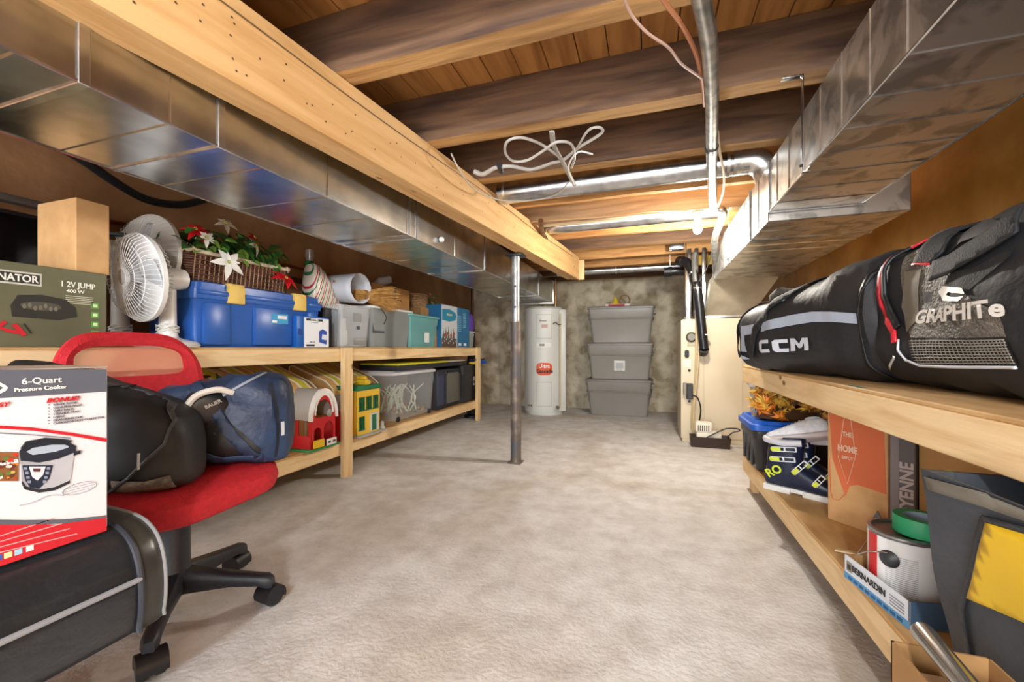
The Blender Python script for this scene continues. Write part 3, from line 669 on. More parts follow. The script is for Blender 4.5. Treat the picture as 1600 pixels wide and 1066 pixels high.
# lamp shade / white roll on clear bin
t = thing('white_roll', 'pale curled plastic sheet roll lying on top of clear bin', 'plastic roll', (-2.33, yc+.01, cbT+.02))
mb = MB(); rings = []
for k in range(15):
    a = R(-40+ k*360*1.05/14); rings.append([Vector((x, (.115+.02*x/.3)*math.cos(a)+x*.25, .125+(.11+.02*x/.3)*math.sin(a)*1.0)) for x in (-.18, -.05, .05, .12, .17)])
o = mb.loft(rings, closed=False).build('roll_sheet', flat('c9ced8', .45), t); md = o.modifiers.new('s', 'SOLIDIFY'); md.thickness = .006
# grey bin + straw broom
t, yc2, ln2 = cbin('grey_bin', 'tall grey plastic bin with white lid on the left upper shelf', 580, 646, -2.15, .40, .335, mat('grey_smoke_plastic', '7f8584', '8b9190', rough=.35, scale=4), flat('d8d8d4', .4), taper=.86)
panel(t, .18, -ln2*.43, -ln2*.18, .12, .29, flat('4a4c4e', .5), 'dark_patch')
t = thing('straw_broom', 'straw bundle broom lying on bins with bristles toward the aisle', 'broom', (-2.20, Yx(585, -2.12), cbT+.10)); random.seed(11)
mb = MB(); D0 = Vector((.25, .44, -.02)).normalized(); U = D0.orthogonal().normalized(); V = D0.cross(U)
for k in range(330):
    a = random.uniform(0, 2*PI); q = math.sqrt(random.random()); st = (U*math.cos(a)+V*math.sin(a))*.045*q; en = (U*math.cos(a)+V*math.sin(a))*.115*q*random.uniform(.85, 1.1)
    L2 = random.uniform(.19, .27); mid = (st+en)/2+D0*L2*.5+Vector((random.uniform(-.01, .01),)*3)
    mb.tube([st-D0*.1, st, mid, en+D0*L2], [.0022, .0022, .002, .0012], 3)
mb.build('straw_bristles', grass, t)['kind'] = 'stuff'
mb = MB(); mb.tube([D0*-.02+U*.0, D0*.0], .05, 14); mb.build('binding', flat('8a6030', .8), t)
MB().tube([D0*.08+Vector((.05, 0, -.09)), D0*.12+Vector((.06, .0, -.16)), D0*.1+Vector((.06, 0, -.22))], .004, 6, sm=4).build('loose_cord', flat('3a2a20'), t)
# amazon style carton, bottle
X = -2.36; y0, y1 = Yx(583, X)-.02, Yx(640, X)
t = carton('shipping_box', 'brown shipping carton with black tape behind the straw broom', (X-.13, (y0+y1)/2, EYE+.0), .26, y1-y0, .585, flat('b5834c', .8)); hy_ = (y1-y0)/2
panel(t, .13, hy_*.0, hy_*.22, .46, .585, flat('2a2c30', .4), 'black_tape'); text('prime', .02, flat('58b0c8'), t, (.1325, hy_*.11, .52), (R(90), R(-90), R(90)))
polyp(t, .13, band([(hy_*.4+.06*math.cos(R(a)), .42+.05*math.sin(R(a))) for a in range(30, 151, 15)], .008), flat('2a2420'), 'printed_arrow')
yb_ = Yx(600, -2.40)
t = thing('plastic_bottle', 'clear plastic bottle lying on top of the brown shipping carton', 'bottle', (-2.42, yb_+.0, EYE+.585+.045))
MB().lathe([(.0, -.12), (.014, -.12), (.014, -.10), (.04, -.05), (.043, -.03), (.043, .08), (.038, .09), (0, .09)], seg=20, M=Matrix.Rotation(R(-70), 4, 'X') @ Matrix.Rotation(R(15), 4, 'Y')).build('bottle_body', mat('smoky_plastic', 'b8b4b4', rough=.15, alpha=.6), t)
# basket with plant
X = -2.30; y0, y1 = Yx(640, X), Yx(690, X)
tb = thing('shelf_riser', 'closed brown carton supporting the woven basket behind teal bin', 'box', (X-.12, (y0+y1)/2, EYE)); MB().box(-.12, .12, -.12, .12, 0, .43, .003, seg=1).build('box_body', cardd, tb)
t = thing('wicker_basket', 'tan woven basket with artificial plant above the teal bin', 'basket', (X-.10, (y0+y1)/2-.02, EYE+.43)); mb = MB()
for k in range(9):
    rr_ = .075+.004*k; n = 22; mb.tube([(rr_*math.cos(2*PI*i/n)+.002*(-1)**(i+k), rr_*1.35*math.sin(2*PI*i/n), .008+.016*k) for i in range(n+1)], .009, 6)
mb.lathe([(.0, 0), (.07, .0), (.09, .14), (0, .12)]); mb.build('woven_body', mat('tan_wicker', '7a5a38', 'a8835a', rough=.7, scale=50), t)
lf = MB(); random.seed(5)
for k in range(46): lf.leaf((random.uniform(-.03, .12), random.uniform(-.08, .26), random.uniform(-.02, .16)), (random.uniform(0, 1), random.uniform(-.3, 1), random.uniform(-.8, .5)), (.8, 0, .6), .06, .045, .4)
lf.build('leaf', mat('variegated_leaf', '3a6a34', 'a0b878', rough=.5, scale=30), t)['kind'] = 'stuff'
flower(t, (.10, .08, .15), (1, 0, .4), .035, flat('b84858'), cc, 5, 'pink_flower')
# teal bin
t, yc3, ln3 = cbin('teal_bin', 'round cornered teal plastic bin on the left upper shelf', 640, 687, -2.14, .34, .31, mat('teal_plastic', '5d9494', '68a09f', rough=.4, scale=4), flat('6aa4a4', .4), taper=.84)
panel(t, .155, .0, ln3*.16, .05, .15, flat('dfe4e2'), 'paper_label')
# white pail on carton
X = -2.2; y0, y1 = Yx(676, X), Yx(697, X)
carton('cardboard_box', 'small orange brown carton right of the teal bin', (X-.12, (y0+y1)/2-.02, EYE), .24, y1-y0+.05, .20, flat('b9814c', .8))
t = thing('plastic_pail', 'small white lidded pail on the orange brown carton', 'pail', (X-.11, (y0+y1)/2-.03, EYE+.20)); MB().lathe([(0, 0), (.075, 0), (.085, .115), (.09, .117), (.09, .128), (0, .13)], seg=24).build('pail_body', flat('e0dfda', .4), t)
# christmas village box
X = -2.14; y0, y1 = Yx(690, X), Yx(727, X)
t = carton('decoration_box', 'tall blue box picturing a snowy tree scene at shelf end', (X-.16, (y0+y1)/2+.06, EYE), .32, y1-y0+.12, .47, flat('1f6a98', .4)); L2 = (y1-y0+.12)/2
# its front toward the camera (-Y) carries the picture, its long side the blue print
def py(t, y, x0, x1, z0, z1, m, nm='printed_panel', th=.0012): return MB().box(x0, x1, y-th, y, z0, z1).build(nm, m, t)
panel(t, .16, -L2, L2*.05, .0, .47, flat('c8ccd0', .4), 'picture_panel'); panel(t, .1612, -L2, L2*.0, .0, .10, flat('55453c'), 'picture_ground', .0006)
polyp(t, .1614, [(-L2*.97, .30), (-L2*.97, .42), (-L2*.5, .43), (-L2*.1, .40), (-L2*.02, .36), (-L2*.1, .31), (-L2*.5, .29)], flat('2a86a8'), 'name_panel')
text('TREE SHOPPE', .028, flat('d8c890'), t, (.1640, -L2*.5, .365), bold=.02, sx=.8)
for k in range(5):
    yy = -L2*(.9-.17*k); hgt = .09+.03*((k*7) % 3)/2; polyp(t, .1618, [(yy-.025, .10), (yy+.025, .10), (yy, .12+hgt)], flat('50605c'), 'printed_tree', .0008)
for k in range(4): polyp(t, .163, ell(-L2*(.8-.2*k), .135+.02*(k % 2), .025, .02, 12), flat('9a4a2c'), 'printed_house', .0006)
for k in range(8): polyp(t, .1632, ell(-L2*(.95-.12*k), .05+.02*(k % 3), .012, .008, 8), flat('d8d4cc'), 'printed_house', .0006)
for q, (a, b) in enumerate(((.10, .35), (.5, .72))):
    for k in range(9): panel(t, .16, L2*a+.004*(k % 2), L2*b, .36-k*.022 if q == 0 else .40-k*.02, .372-k*.022 if q == 0 else .412-k*.02, flat('7ab0cc'), 'text_line')
panel(t, .16, L2*.15, L2*.35, .02, .05, white, 'text_line'); panel(t, .16, L2*.55, L2*.75, .02, .05, white, 'text_line')
t = thing('purple_bag', 'purple fabric bag on the small frosted bin at shelf end', 'bag', (-2.27, ye-.10, EYE+.212)); MB().soft([(-.12, .03, 0, .12, 0), (-.1, .08, 0, .2, 0), (0, .09, 0, .25, 0), (.1, .08, 0, .2, 0), (.12, .03, 0, .12, 0)], amp=.01, seed=8).build('bag_body', flat('5a3a98', .7), t)
y0 = Yx(741, -2.16); t = tote('clear_bin', 'small frosted bin at the far end of left upper shelf', (-2.30, ye-.08, EYE), .26, .20, .20, mat('frosted_plastic', 'b8c0bc', rough=.3, alpha=.7), flat('c8ccc8', .4), cat='bin', lidh=.012)
t = thing('twig_bunch', 'bare dark twigs poking out past the far shelf end', 'twigs', (-2.35, ye-.06, EYE)); mb = MB(); random.seed(9)
for k in range(16):
    p = Vector((0, 0, .0)); d = Vector((random.uniform(.1, .7), random.uniform(.2, 1), random.uniform(.3, .9))).normalized(); pts = [p, p+Vector((0, 0, .15)) + d*.03]
    for q in range(4): d = (d+Vector((random.uniform(-.4, .4), random.uniform(-.3, .4), random.uniform(-.5, .2)))).normalized(); pts.append(pts[-1]+d*.07)
    mb.tube(pts, [.004, .003, .0015], 4)
mb.build('twigs', flat('2a221c', .8), t)['kind'] = 'stuff'

# ================= LEFT LOWER SHELF =================
def stripe_mat(name, cols, period, axis='Y', rough=.6):
    m = bpy.data.materials.new(name); m.use_nodes = True; N, L = m.node_tree.nodes, m.node_tree.links
    tc = N.new('ShaderNodeTexCoord'); sp = N.new('ShaderNodeSeparateXYZ'); L.new(tc.outputs['Object'], sp.inputs[0])
    a = N.new('ShaderNodeMath'); a.operation = 'MULTIPLY_ADD'; a.inputs[1].default_value = 1/period; a.inputs[2].default_value = 100.02; L.new(sp.outputs[axis], a.inputs[0])
    fr = N.new('ShaderNodeMath'); fr.operation = 'FRACT'; L.new(a.outputs[0], fr.inputs[0]); cr = N.new('ShaderNodeValToRGB'); cr.color_ramp.interpolation = 'CONSTANT'; L.new(fr.outputs[0], cr.inputs[0])
    e = cr.color_ramp.elements; e[0].color = lin(cols[0][1]); e[1].position = cols[1][0]; e[1].color = lin(cols[1][1])
    for p, c in cols[2:]: x = e.new(p); x.color = lin(c)
    L.new(cr.outputs[0], N['Principled BSDF'].inputs['Base Color']); N['Principled BSDF'].inputs['Roughness'].default_value = rough; return m
cush = stripe_mat('striped_canvas', [(0, 'c49a5c'), (.30, 'e2dcc8'), (.36, 'bfb83a'), (.52, 'e2dcc8'), (.60, 'b88a4c'), (.76, 'e2dcc8'), (.80, 'c8a468'), (.9, 'c8c050')], .30)
LB = .262
for k, (a, b, lab) in enumerate(((1.50, 1.94, 'striped folded cushion nearest to the chair on lower left shelf'), (1.95, 2.44, 'middle striped folded cushion behind the red toy barn'), (2.57, 3.14, 'striped folded cushion behind the yellow toy house'))):
    t = thing('striped_cushion', lab, 'cushion', (-2.5, (a+b)/2, LB), 0, 'striped cushions on the lower left shelf'); h = (b-a)/2
    prof = [(.20, 0), (.215, .05), (.215, .34), (.20, .385), (.13, .44), (-.20, .56), (-.235, .55), (-.235, .50), (-.2, .48), (.08, .36), (.12, .31), (.12, .03), (.125, 0)]
    rings = []
    for q in range(11):
        u = q/10; y = -h+2*h*u; ed = .96 if q in (0, 10) else 1
        rings.append([Vector((x*ed+.01*math.sin(u*9+k), y, z*ed+.006*math.sin(u*14+z*4+k))) for x, z in prof])
    MB().loft([[Vector(p) for p in r] for r in rings]).build('canvas_cover', cush, t)
    mb = MB()
    for y in (-h*.98, h*.98): mb.tube([(x*.97, y, z*.97) for x, z in prof[:9]], .007, 6)
    mb.build('piping', flat('e0d8c0'), t)
# berry wreath at the back
t = thing('berry_wreath', 'small gold and green berry wreath under the upper left shelf', 'wreath', (-2.62, Yx(338, -2.40)+.05, LB)); random.seed(21)
mb = MB(); mb.tube([(0.05, .13*math.cos(a), .37+.13*math.sin(a)) for a in [2*PI*k/24 for k in range(25)]], .02, 8); mb.box(-.02, .08, -.06, .06, 0, .25, .01); mb.build('wreath_ring', flat('3a2c18', .9), t)
mb = MB(); m2 = MB(); m3 = MB()
for k in range(80):
    a = random.uniform(0, 2*PI); r = random.uniform(.10, .17); p = Vector((.07+random.uniform(0, .04), r*math.cos(a), .37+r*math.sin(a)))
    if k % 2: mb.leaf(p, (random.uniform(0, 1), math.cos(a+1), math.sin(a+1)), (1, 0, 0), .05, .025)
    elif k % 4: m2.lathe([(0, -.008), (.008, 0), (0, .008)], at=p, seg=8)
    else: m3.lathe([(0, -.014), (.014, -.004), (.012, .006), (0, .014)], at=p, seg=8)
mb.build('leaf', leafg, t)['kind'] = 'stuff'; m2.build('red_berry', redp, t)['kind'] = 'stuff'; m3.build('gold_cone', flat('c89a50', .4), t)['kind'] = 'stuff'

# red toy barn
X = -2.115; y0, y1 = Yx(486, X), Yx(523, X); t = thing('toy_barn', 'red plastic toy barn with grey roof and white arched trim', 'toy', (X-.12, (y0+y1)/2, LB)); hb = (y1-y0)/2; D = .12
rb_ = flat('c41c24', .4); hB = .38
def arch(h, w, top, n=10): return [(-w, 0), (w, 0), (w, h)]+[(w*math.cos(R(180*k/n)), h+(top-h)*math.sin(R(180*k/n))) for k in range(1, n)]+[(-w, h)]
def wall_with_holes(t, x, th, outer, holes, m, name):
    cu = bpy.data.curves.new('c', 'CURVE'); cu.dimensions = '2D'; cu.fill_mode = 'BOTH'; cu.extrude = th/2
    for pl in [outer]+holes:
        sp = cu.splines.new('POLY'); sp.points.add(len(pl)-1); sp.use_cyclic_u = True
        for i, (a, b) in enumerate(pl): sp.points[i].co = (a, b, 0, 1)
    o = bpy.data.objects.new('c', cu); C.objects.link(o); dg = bpy.context.evaluated_depsgraph_get(); dg.update()
    me = bpy.data.meshes.new_from_object(o.evaluated_get(dg)); bpy.data.objects.remove(o); bpy.data.curves.remove(cu)
    me.name = name; me.materials.clear(); me.materials.append(m); o = bpy.data.objects.new(name, me); C.objects.link(o); o.parent = t
    o.location = (x, 0, 0); o.rotation_euler = FACE['+X']; return o
hole = lambda cy, cz, w, h, top: [(cy+a, cz+b) for a, b in arch(h, w, top)]
wall_with_holes(t, D, .01, arch(.21, hb, hB), [hole(-hb*.5, .02, hb*.32, .09, .13), hole(hb*.4, .02, hb*.42, .10, .16), hole(0, .215, hb*.72, .02, .12)], rb_, 'front_wall')
wall_with_holes(t, -D, .01, arch(.21, hb, hB), [hole(0, .02, hb*.6, .1, .16)], rb_, 'back_wall')
MB().box(-D, D, -hb, -hb+.008, 0, .10, .002).build('side_wall', rb_, t); MB().box(-D, D, hb-.008, hb, 0, .21, .002).build('side_wall', rb_, t)
for xx in (-D+.012, 0, D-.012): MB().box(xx-.012, xx+.012, -hb-.002, -hb+.01, .09, .24, .003).build('side_pillar', rb_, t)
prof = lambda r, z0: [(r*hb*math.cos(R(a)), z0+(hB-.20)*r*math.sin(R(a))) for a in range(0, 181, 12)]
a_, b_ = prof(1.12, .205), prof(1.0, .205); MB().prism(a_+b_[::-1], -D-.01, D-.01, 'X').build('grey_roof', flat('a9a49c', .5), t)
MB().prism(prof(1.16, .20)+prof(.98, .20)[::-1], D-.008, D+.016, 'X').build('arch_trim', flat('e8e6e0', .4), t)
MB().prism(prof(.80, .235)+prof(.70, .235)[::-1], D+.004, D+.012, 'X').build('window_trim', white, t)
MB().box(-D-.02, D+.02, -hb-.03, hb+.03, -.0, .014, .004).build('green_base', flat('1f8a48', .4), t)
MB().box(-D-.0, D-.01, -hb+.01, hb-.01, .20, .208).build('loft_floor', flat('d49a40', .5), t); MB().prism([(-hb*.9, .03), (-hb*.2, .03), (-hb*.2, .05), (-hb*.9, .10)], -D*.4, D*.3, 'X').build('ramp', flat('c88a48'), t)
MB().prism([(-hb*.95, .018), (-hb*.1, .018), (-hb*.1, .07), (-hb*.95, .07)], D+.012, D+.02, 'X').build('fence_gate', flat('e8c020', .4), t)
mb = MB(); mb.box(D+.014, D+.022, hb*.1, hb*.95, .015, .06, .002); mb.build('white_fence', white, t); panel(t, D+.022, hb*.2, hb*.42, .03, .045, flat('5a4a4a'), 'fence_picture'); panel(t, D+.022, hb*.6, hb*.85, .03, .045, flat('5a4a4a'), 'fence_picture')
mb = MB(); mb.lathe([(0, 0), (.024, 0), (.026, .006), (.01, .014), (0, .014)], seg=14, M=Matrix.Translation((D+.006, hb*.42, .235)) @ Matrix.Rotation(R(90), 4, 'Y')); mb.build('pulley_wheel', flat('9c9890', .5), t)
MB().lathe([(0, 0), (.02, 0), (.02, .016), (0, .02)], seg=14, at=(D-.03, -hb*.5, .04)).build('yellow_trough', flat('e89a20', .4), t)
# another red toy behind
t = thing('toy_barn', 'low red plastic toy shed half hidden behind the shelf post', 'toy', (-2.22, Yx(537, -2.2)-.02, LB)); MB().box(-.03, .05, -.06, .045, 0, .22, .008).build('shed_body', rb_, t); MB().box(.05, .056, -.045, .03, .02, .12, .002).build('shed_door', flat('c89a40'), t); MB().prism([(-.065, .22), (.05, .22), (.03, .33), (-.045, .33)], -.03, .05, 'X').build('silo_top', flat('a8a39c'), t)
# yellow house
X = -2.125; y0, y1 = Yx(557, X), Yx(592, X); t = thing('toy_house', 'yellow toy house with green roof trim and green window frames', 'toy', (X-.09, (y0+y1)/2, LB)); hb = (y1-y0)/2; D = .09; hB = .36
ym = flat('e3b83c', .4); gm = flat('1f6b44', .4)
wn = [(-.62, .20), (0, .20), (.62, .20), (-.62, .05)]
wall_with_holes(t, D, .01, [(-hb, 0), (hb, 0), (hb, hB), (-hb, hB)], [[(hb*a-hb*.2, b), (hb*a+hb*.2, b), (hb*a+hb*.2, b+.10), (hb*a-hb*.2, b+.10)] for a, b in wn]+[[(hb*.15, .02), (hb*.8, .02), (hb*.8, .15), (hb*.15, .15)]], ym, 'front_wall')
for y in (-hb, hb-.008): MB().box(-D, D, y, y+.008, 0, hB, .002).build('side_wall', ym, t)
MB().box(-D, -D+.008, -hb, hb, 0, hB, .002).build('back_wall', flat('a8641e'), t)
for a, b in wn:
    o = hb*a; mb = MB(); w2, h2 = hb*.22, .10
    for q in ((o-w2, o-w2+.008, b, b+h2), (o+w2-.008, o+w2, b, b+h2), (o-w2, o+w2, b+h2-.008, b+h2), (o-w2-.006, o+w2+.006, b-.008, b+.002), (o-.002, o+.002, b, b+h2), (o-w2, o+w2, b+h2*.55, b+h2*.6)): mb.box(D+.002, D+.012, *q)
    mb.build('window_frame', gm, t)
mb = MB(); mb.box(D+.004, D+.016, hb*.12, hb*.2, .02, .16); mb.box(D+.004, D+.016, hb*.72, hb*.82, .02, .16); mb.box(D+.004, D+.018, hb*.1, hb*.85, .15, .162); mb.build('door_frame', flat('c8ccc8'), t); MB().box(D-.004, D+.004, hb*.2, hb*.72, .02, .15).build('green_door', gm, t)
MB().box(-D-.01, D+.02, -hb-.01, hb+.01, hB-.006, hB+.03, .005).build('roof_trim', gm, t)
mb = MB(); mb.box(-.02, D, -.03, .03, hB+.03, hB+.07, .006); mb.box(-.01, D-.02, -.016, .016, hB+.07, hB+.10, .006); mb.build('roof_turret', flat('d8b428', .4), t)
MB().box(-D, D+.05, -hb-.02, hb+.05, 0, .010, .003).build('grey_base', flat('a8aca8'), t)
t = thing('toy_cup', 'tiny grey toy figure stand beside the yellow toy house', 'toy', (-2.125, Yx(596, -2.12)+.02, LB)); MB().lathe([(0, 0), (.024, 0), (.022, .03), (.014, .035), (.014, .07), (0, .075)], seg=14).build('stand', flat('a8a8a0'), t)

# rolling clear bin
X = -2.17; y0, y1 = Yx(614, X), Yx(681, X); W = .42; Ln = y1-y0; H = .43
t = tote('clear_rolling_bin', 'big clear rolling bin with white lid on the lower left shelf', (X-W/2, (y0+y1)/2, LB+.012), W, Ln, H, mat('milky_plastic', 'e4e8ea', rough=.2, alpha=.24), clearlid, taper=.90, cat='bin', lidh=.03)
for sy in (-.36, .36): MB().lathe([(0, -.008), (.024, -.008), (.026, 0), (.024, .008), (0, .008)], seg=16, M=Matrix.Translation((W*.45+.0, Ln*sy, .014)) @ Matrix.Rotation(R(90), 4, 'Y')).build('wheel', blackp, t)
random.seed(4); mb = MB()
for k in range(26):
    p = Vector((random.uniform(-.12, .14), random.uniform(-.3, .3)*Ln, .05)); mb.tube([p, p+Vector((random.uniform(-.03, .03), random.uniform(-.1, .1), .12)), p+Vector((random.uniform(-.03, .05), random.uniform(-.14, .14), .25))], .006, 5, sm=3)
mb.build('tangled_cord', flat('c8d0b8', .5), t)['kind'] = 'stuff'
mb = MB()
for k in range(30): mb.lathe([(0, -.02), (.02, 0), (0, .02)], at=(random.uniform(-.1, .15), random.uniform(-.35, .35)*Ln, random.uniform(.03, .10)), seg=8)
mb.build('ornament_ball', mat('mixed_ornaments', 'a03828', 'b8923a', rough=.4, scale=12, c3='4a6a3a'), t)['kind'] = 'stuff'
# black mesh crate + black tote
X = -2.17; y0, y1 = Yx(686, X), Yx(721, X)
t = thing('black_crate', 'black crate with framed mesh front on the lower left shelf', 'crate', (X-.2, (y0+y1)/2, LB)); hy = (y1-y0)/2; Hc = .44
MB().box(-.2, .18, -hy, hy, 0, Hc, .012).build('crate_body', flat('2b2d33', .5), t); MB().box(.175, .192, -hy*.35, hy*.9, .03, Hc-.03, .02).build('mesh_panel', mat('grey_mesh', '55544c', '6a685e', rough=.8, scale=120), t)
mb = MB(); mb.tube([(.192, a, b) for a, b in [(-hy*.35, .04), (hy*.9, .04), (hy*.9, Hc-.06), (hy*.8, Hc-.03), (-hy*.25, Hc-.03), (-hy*.35, Hc-.06), (-hy*.35, .04)]], .010, 8); mb.build('panel_rim', blackp, t)
MB().box(.16, .185, -hy*.98, -hy*.42, .05, Hc-.06, .008).build('blue_side', flat('3c4058', .5), t)
X = -2.16; y0, y1 = Yx(724, X), Yx(751, X)
t = tote('black_tote', 'black plastic tote with white label under the far shelf end', (X-.2, (y0+y1)/2, LB), .40, y1-y0, .47, flat('26272a', .5), None, taper=.92, cat='bin')
panel(t, .192, .04, .09, .2, .31, flat('d8d8d4'), 'white_label'); panel(t, .1935, .05, .08, .22, .26, flat('2a2a2a'), 'white_label'); 
y0, y1 = Yx(620, -2.15), Yx(728, -2.15)
t = thing('folded_board', 'flat black game board with yellow rim lying on the bins', 'board', (-2.36, (y0+y1)/2, LB+.478), 0); hy = (y1-y0)/2
MB().box(-.2, .225, -hy, hy, 0, .045, .006).build('board_body', flat('24262a', .5), t); MB().box(-.19, .215, -hy*.98, hy*.35, .045, .062, .003).build('yellow_rim', flat('c8c024', .5), t); MB().box(-.19, .212, hy*.36, hy*.97, .045, .06, .003).build('grey_edge', flat('b0a898', .5), t)
t = thing('blue_gadget', 'small blue and yellow tool lying at the far end of lower shelf', 'tool', (-2.2, Yx(742, -2.2)+.05, LB+.47)); MB().box(-.04, .09, -.13, .17, 0.0, .045, .015).build('blue_body', flat('1c5ac0', .4), t); MB().box(-.03, .08, -.18, -.13, 0, .03, .008).build('yellow_tip', yellow, t)
mb = MB(); random.seed(31)
for k in range(14): p = Vector((random.uniform(-.03, .06), random.uniform(-.16, .14), .05)); mb.tube([p, p+Vector((.02, random.uniform(-.08, .08), .012))], .009, 6)
mb.build('dark_bits', flat('5a2a20', .6), t)['kind'] = 'stuff'
# black sleeve hanging past shelf end
t = thing('folded_tarp', 'tall black folded tarp hanging past the end of left shelf', 'tarp', (-2.30, ye+.20, 0)); Mz = Matrix.Rotation(R(-90), 4, 'Y')
MB().soft([(.05, .05, -.03, .03, 0), (.12, .09, -.06, .06, 0), (.6, .08, -.05, .05, .01), (1.0, .06, -.04, .04, 0), (1.3, .05, -.03, .04, 0), (1.36, .02, -.01, .02, 0)], amp=.015, seed=4, floor=-9, M=Mz).build('tarp_body', blackf, t)
MB().lathe([(0, 0), (.10, 0), (.10, .03), (.06, .05), (0, .06)], seg=16).build('stand_foot', blackp, t)
MB().tube([(0, 0, .05), (0, 0, 1.9)], .008, 6).build('hanging_pole', ironm, t)

# ================= OFFICE CHAIR =================
t = thing('office_chair', 'red mesh office chair with black five-star base and castors', 'chair', (-1.597, 1.015, 0)); bpx = mat('black_nylon', '20242c', '262a33', rough=.42, scale=90, bump=.05, bscale=300)
mb = MB(); mb.lathe([(0, .085), (.05, .085), (.056, .10), (.052, .16), (.046, .17), (.045, .34), (.040, .345), (0, .345)], seg=28); mb.build('base_hub', bpx, t)
MB().lathe([(0, .30), (.034, .30), (.034, .43), (0, .43)], seg=24).build('gas_column', flat('26292e', .35), t)
for k in range(5):
    a = R(-43+72*k); M4 = Matrix.Rotation(a, 4, 'Z'); b = MB(); rings = []
    for x, w_, zl, zh in ((.03, .034, .085, .17), (.08, .032, .088, .158), (.18, .026, .092, .138), (.27, .022, .084, .122), (.305, .023, .072, .116), (.322, .015, .072, .104)):
        rings.append([M4 @ Vector((x, y*w_, zl+(zh-zl)*z)) for y, z in ((-.8, 0), (.8, 0), (1, .25), (.9, .8), (.6, 1), (-.6, 1), (-.9, .8), (-1, .25))])
    b.loft(rings); leg = b.build('leg', bpx, t, ang=50); cst = MB()
    Q = M4 @ Matrix.Translation((.298, 0, 0)) @ Matrix.Rotation(R(35*k+20), 4, 'Z') @ Matrix.Scale(1.22, 4)
    cst.tube([Q @ Vector((0, 0, .05)), Q @ Vector((0, 0, .09))], .008, 8)
    for s in (-1, 1): cst.lathe([(0, .006), (.027, .006), (.029, .01), (.029, .022), (.024, .028), (0, .030)], seg=22, M=Q @ Matrix.Translation((.012, 0, .0292)) @ Matrix.Rotation(R(90*s), 4, 'X'))
    rings = [[Q @ Vector((.012+.032*math.cos(R(q)), y, .030+.032*math.sin(R(q)))) for q in range(-20, 201, 20)]+[Q @ Vector((.012, y, .03))] for y in (-.030, .030)]
    cst.loft(rings); cst.build('castor', flat('191b20', .4), leg)
redm = mat('red_mesh_fabric', 'b81420', 'c81a28', rough=.7, scale=60, bump=.4, bscale=220)
mb = MB(); rings = []
for q, (sc, z) in enumerate(((.62, .415), (.86, .42), (.97, .44), (1, .468), (.975, .498), (.90, .512), (.5, .515))):
    rings.append([Vector((x*sc+.02, y*sc-.0, z+.012*(y*sc/.25)+.02*((x*sc)/.27)**2*(0 if x < 0 else -1))) for x, y in rrect(.54, .52, .16, 8)])
mb.loft(rings).build('seat', redm, t)
MB().box(-.13, .14, -.12, .12, .392, .418, .01).build('seat_plate', bpx, t)
# backrest, parallel to y at local x -.28
def back_pt(u, v): # u -1..1 across, v 0..1 up
    ww = .255*(1-.10*v**3)*(1-.06*(1-v)); return Vector((-.235-.075*v-.05*(1-u*u)*.8, u*ww+.045, .60+.41*v-(.05*abs(u)**4*v)))
mb = MB(); ni = 12; ring_o = []; ring_i = []
def loop(su, v0, v1, n=40):
    out = []
    for k in range(n):
        a = 2*PI*k/n; cu_, sv = math.cos(a), math.sin(a); u = su*math.copysign(abs(cu_)**.45, cu_); v = (v0+v1)/2+(v1-v0)/2*math.copysign(abs(sv)**.5, sv); out.append((u, v))
    return out
o_, i_ = loop(1, 0, 1), loop(.76, .58, .87); th = .022; rings = []
for lp, dx in ((i_, th*.3), (i_, th), (o_, th*.6), (o_, -th*.2), (i_, -th*.2), (i_, th*.3)):
    rings.append([back_pt(u, v)+Vector((dx, 0, 0)) for u, v in lp])
mid = [((a[0]+b[0])/2, (a[1]+b[1])/2) for a, b in zip(i_, o_)]
rings.insert(2, [back_pt(u, v)+Vector((th*1.3, 0, 0)) for u, v in mid])
mb.loft(rings, cap=(False, False)).build('backrest', redm, t)
meshm = mat('sheer_red_mesh', 'd8826e', rough=.7, alpha=.62)
mb = MB(); rows = [[back_pt(-.77+1.54*k/14, .575+.30*j/6) for k in range(15)] for j in range(7)]; mb.loft(rows, closed=False).build('sheer_back_panel', meshm, t)
mb = MB(); mb.tube([(-.10, 0, .40), (-.26, 0, .40), (-.33, 0, .47), (-.335, 0, .70)], .022, 10, sm=5, flatn=.5); mb.build('back_support', bpx, t)

# bags on the chair
nav = mat('navy_nylon', '1a2740', '2c4468', rough=.5, scale=5, bump=.5, bscale=16, detail=5, lo=.35, hi=.7); mud = mat('dusty_black_nylon', '141518', '2a2927', rough=.6, scale=7, bump=.4, bscale=12)
rt = (-1.545, 1.19, .515)
t = thing('sports_bag', 'navy blue sports bag slumped on the red chair seat', 'bag', rt, R(41)); 
body = MB().soft([(-.25, .02, .04, .18, 0), (-.23, .11, .0, .27, 0), (-.12, .14, 0, .30, 0), (0, .155, 0, .32, 0), (.10, .14, -.0, .325, 0), (.17, .13, 0, .315, .01), (.20, .10, .02, .28, .01), (.21, .02, .08, .20, .01)], e=.55, amp=.028, fs=6, seed=2, seg=44, floor=0).build('bag_body', nav, t)
bv = bvh_of(body); Fy = (0, 1, 0)   # camera side is local -y
def side(poly, m, nm, off=.002, th=0): return patch(nm, poly, m, t, bv, (0, -.15, 0), (1, 0, 0), (0, 0, 1), (0, 1, 0), off, .015, th)
side([(-.22, .03), (.10, .02), (.12, .06), (.02, .17), (-.10, .19), (-.2, .12)], mud, 'mesh_pocket', .003)
side(band([(-.10, .30), (-.04, .24), (.03, .12), (.10, .03)], .035), flat('22324e', .6), 'carry_strap', .006, .003)
side(band([(-.24, .17), (-.12, .08), (.0, .03), (.12, .03)], .03), flat('2a4468', .6), 'carry_strap', .006, .003)
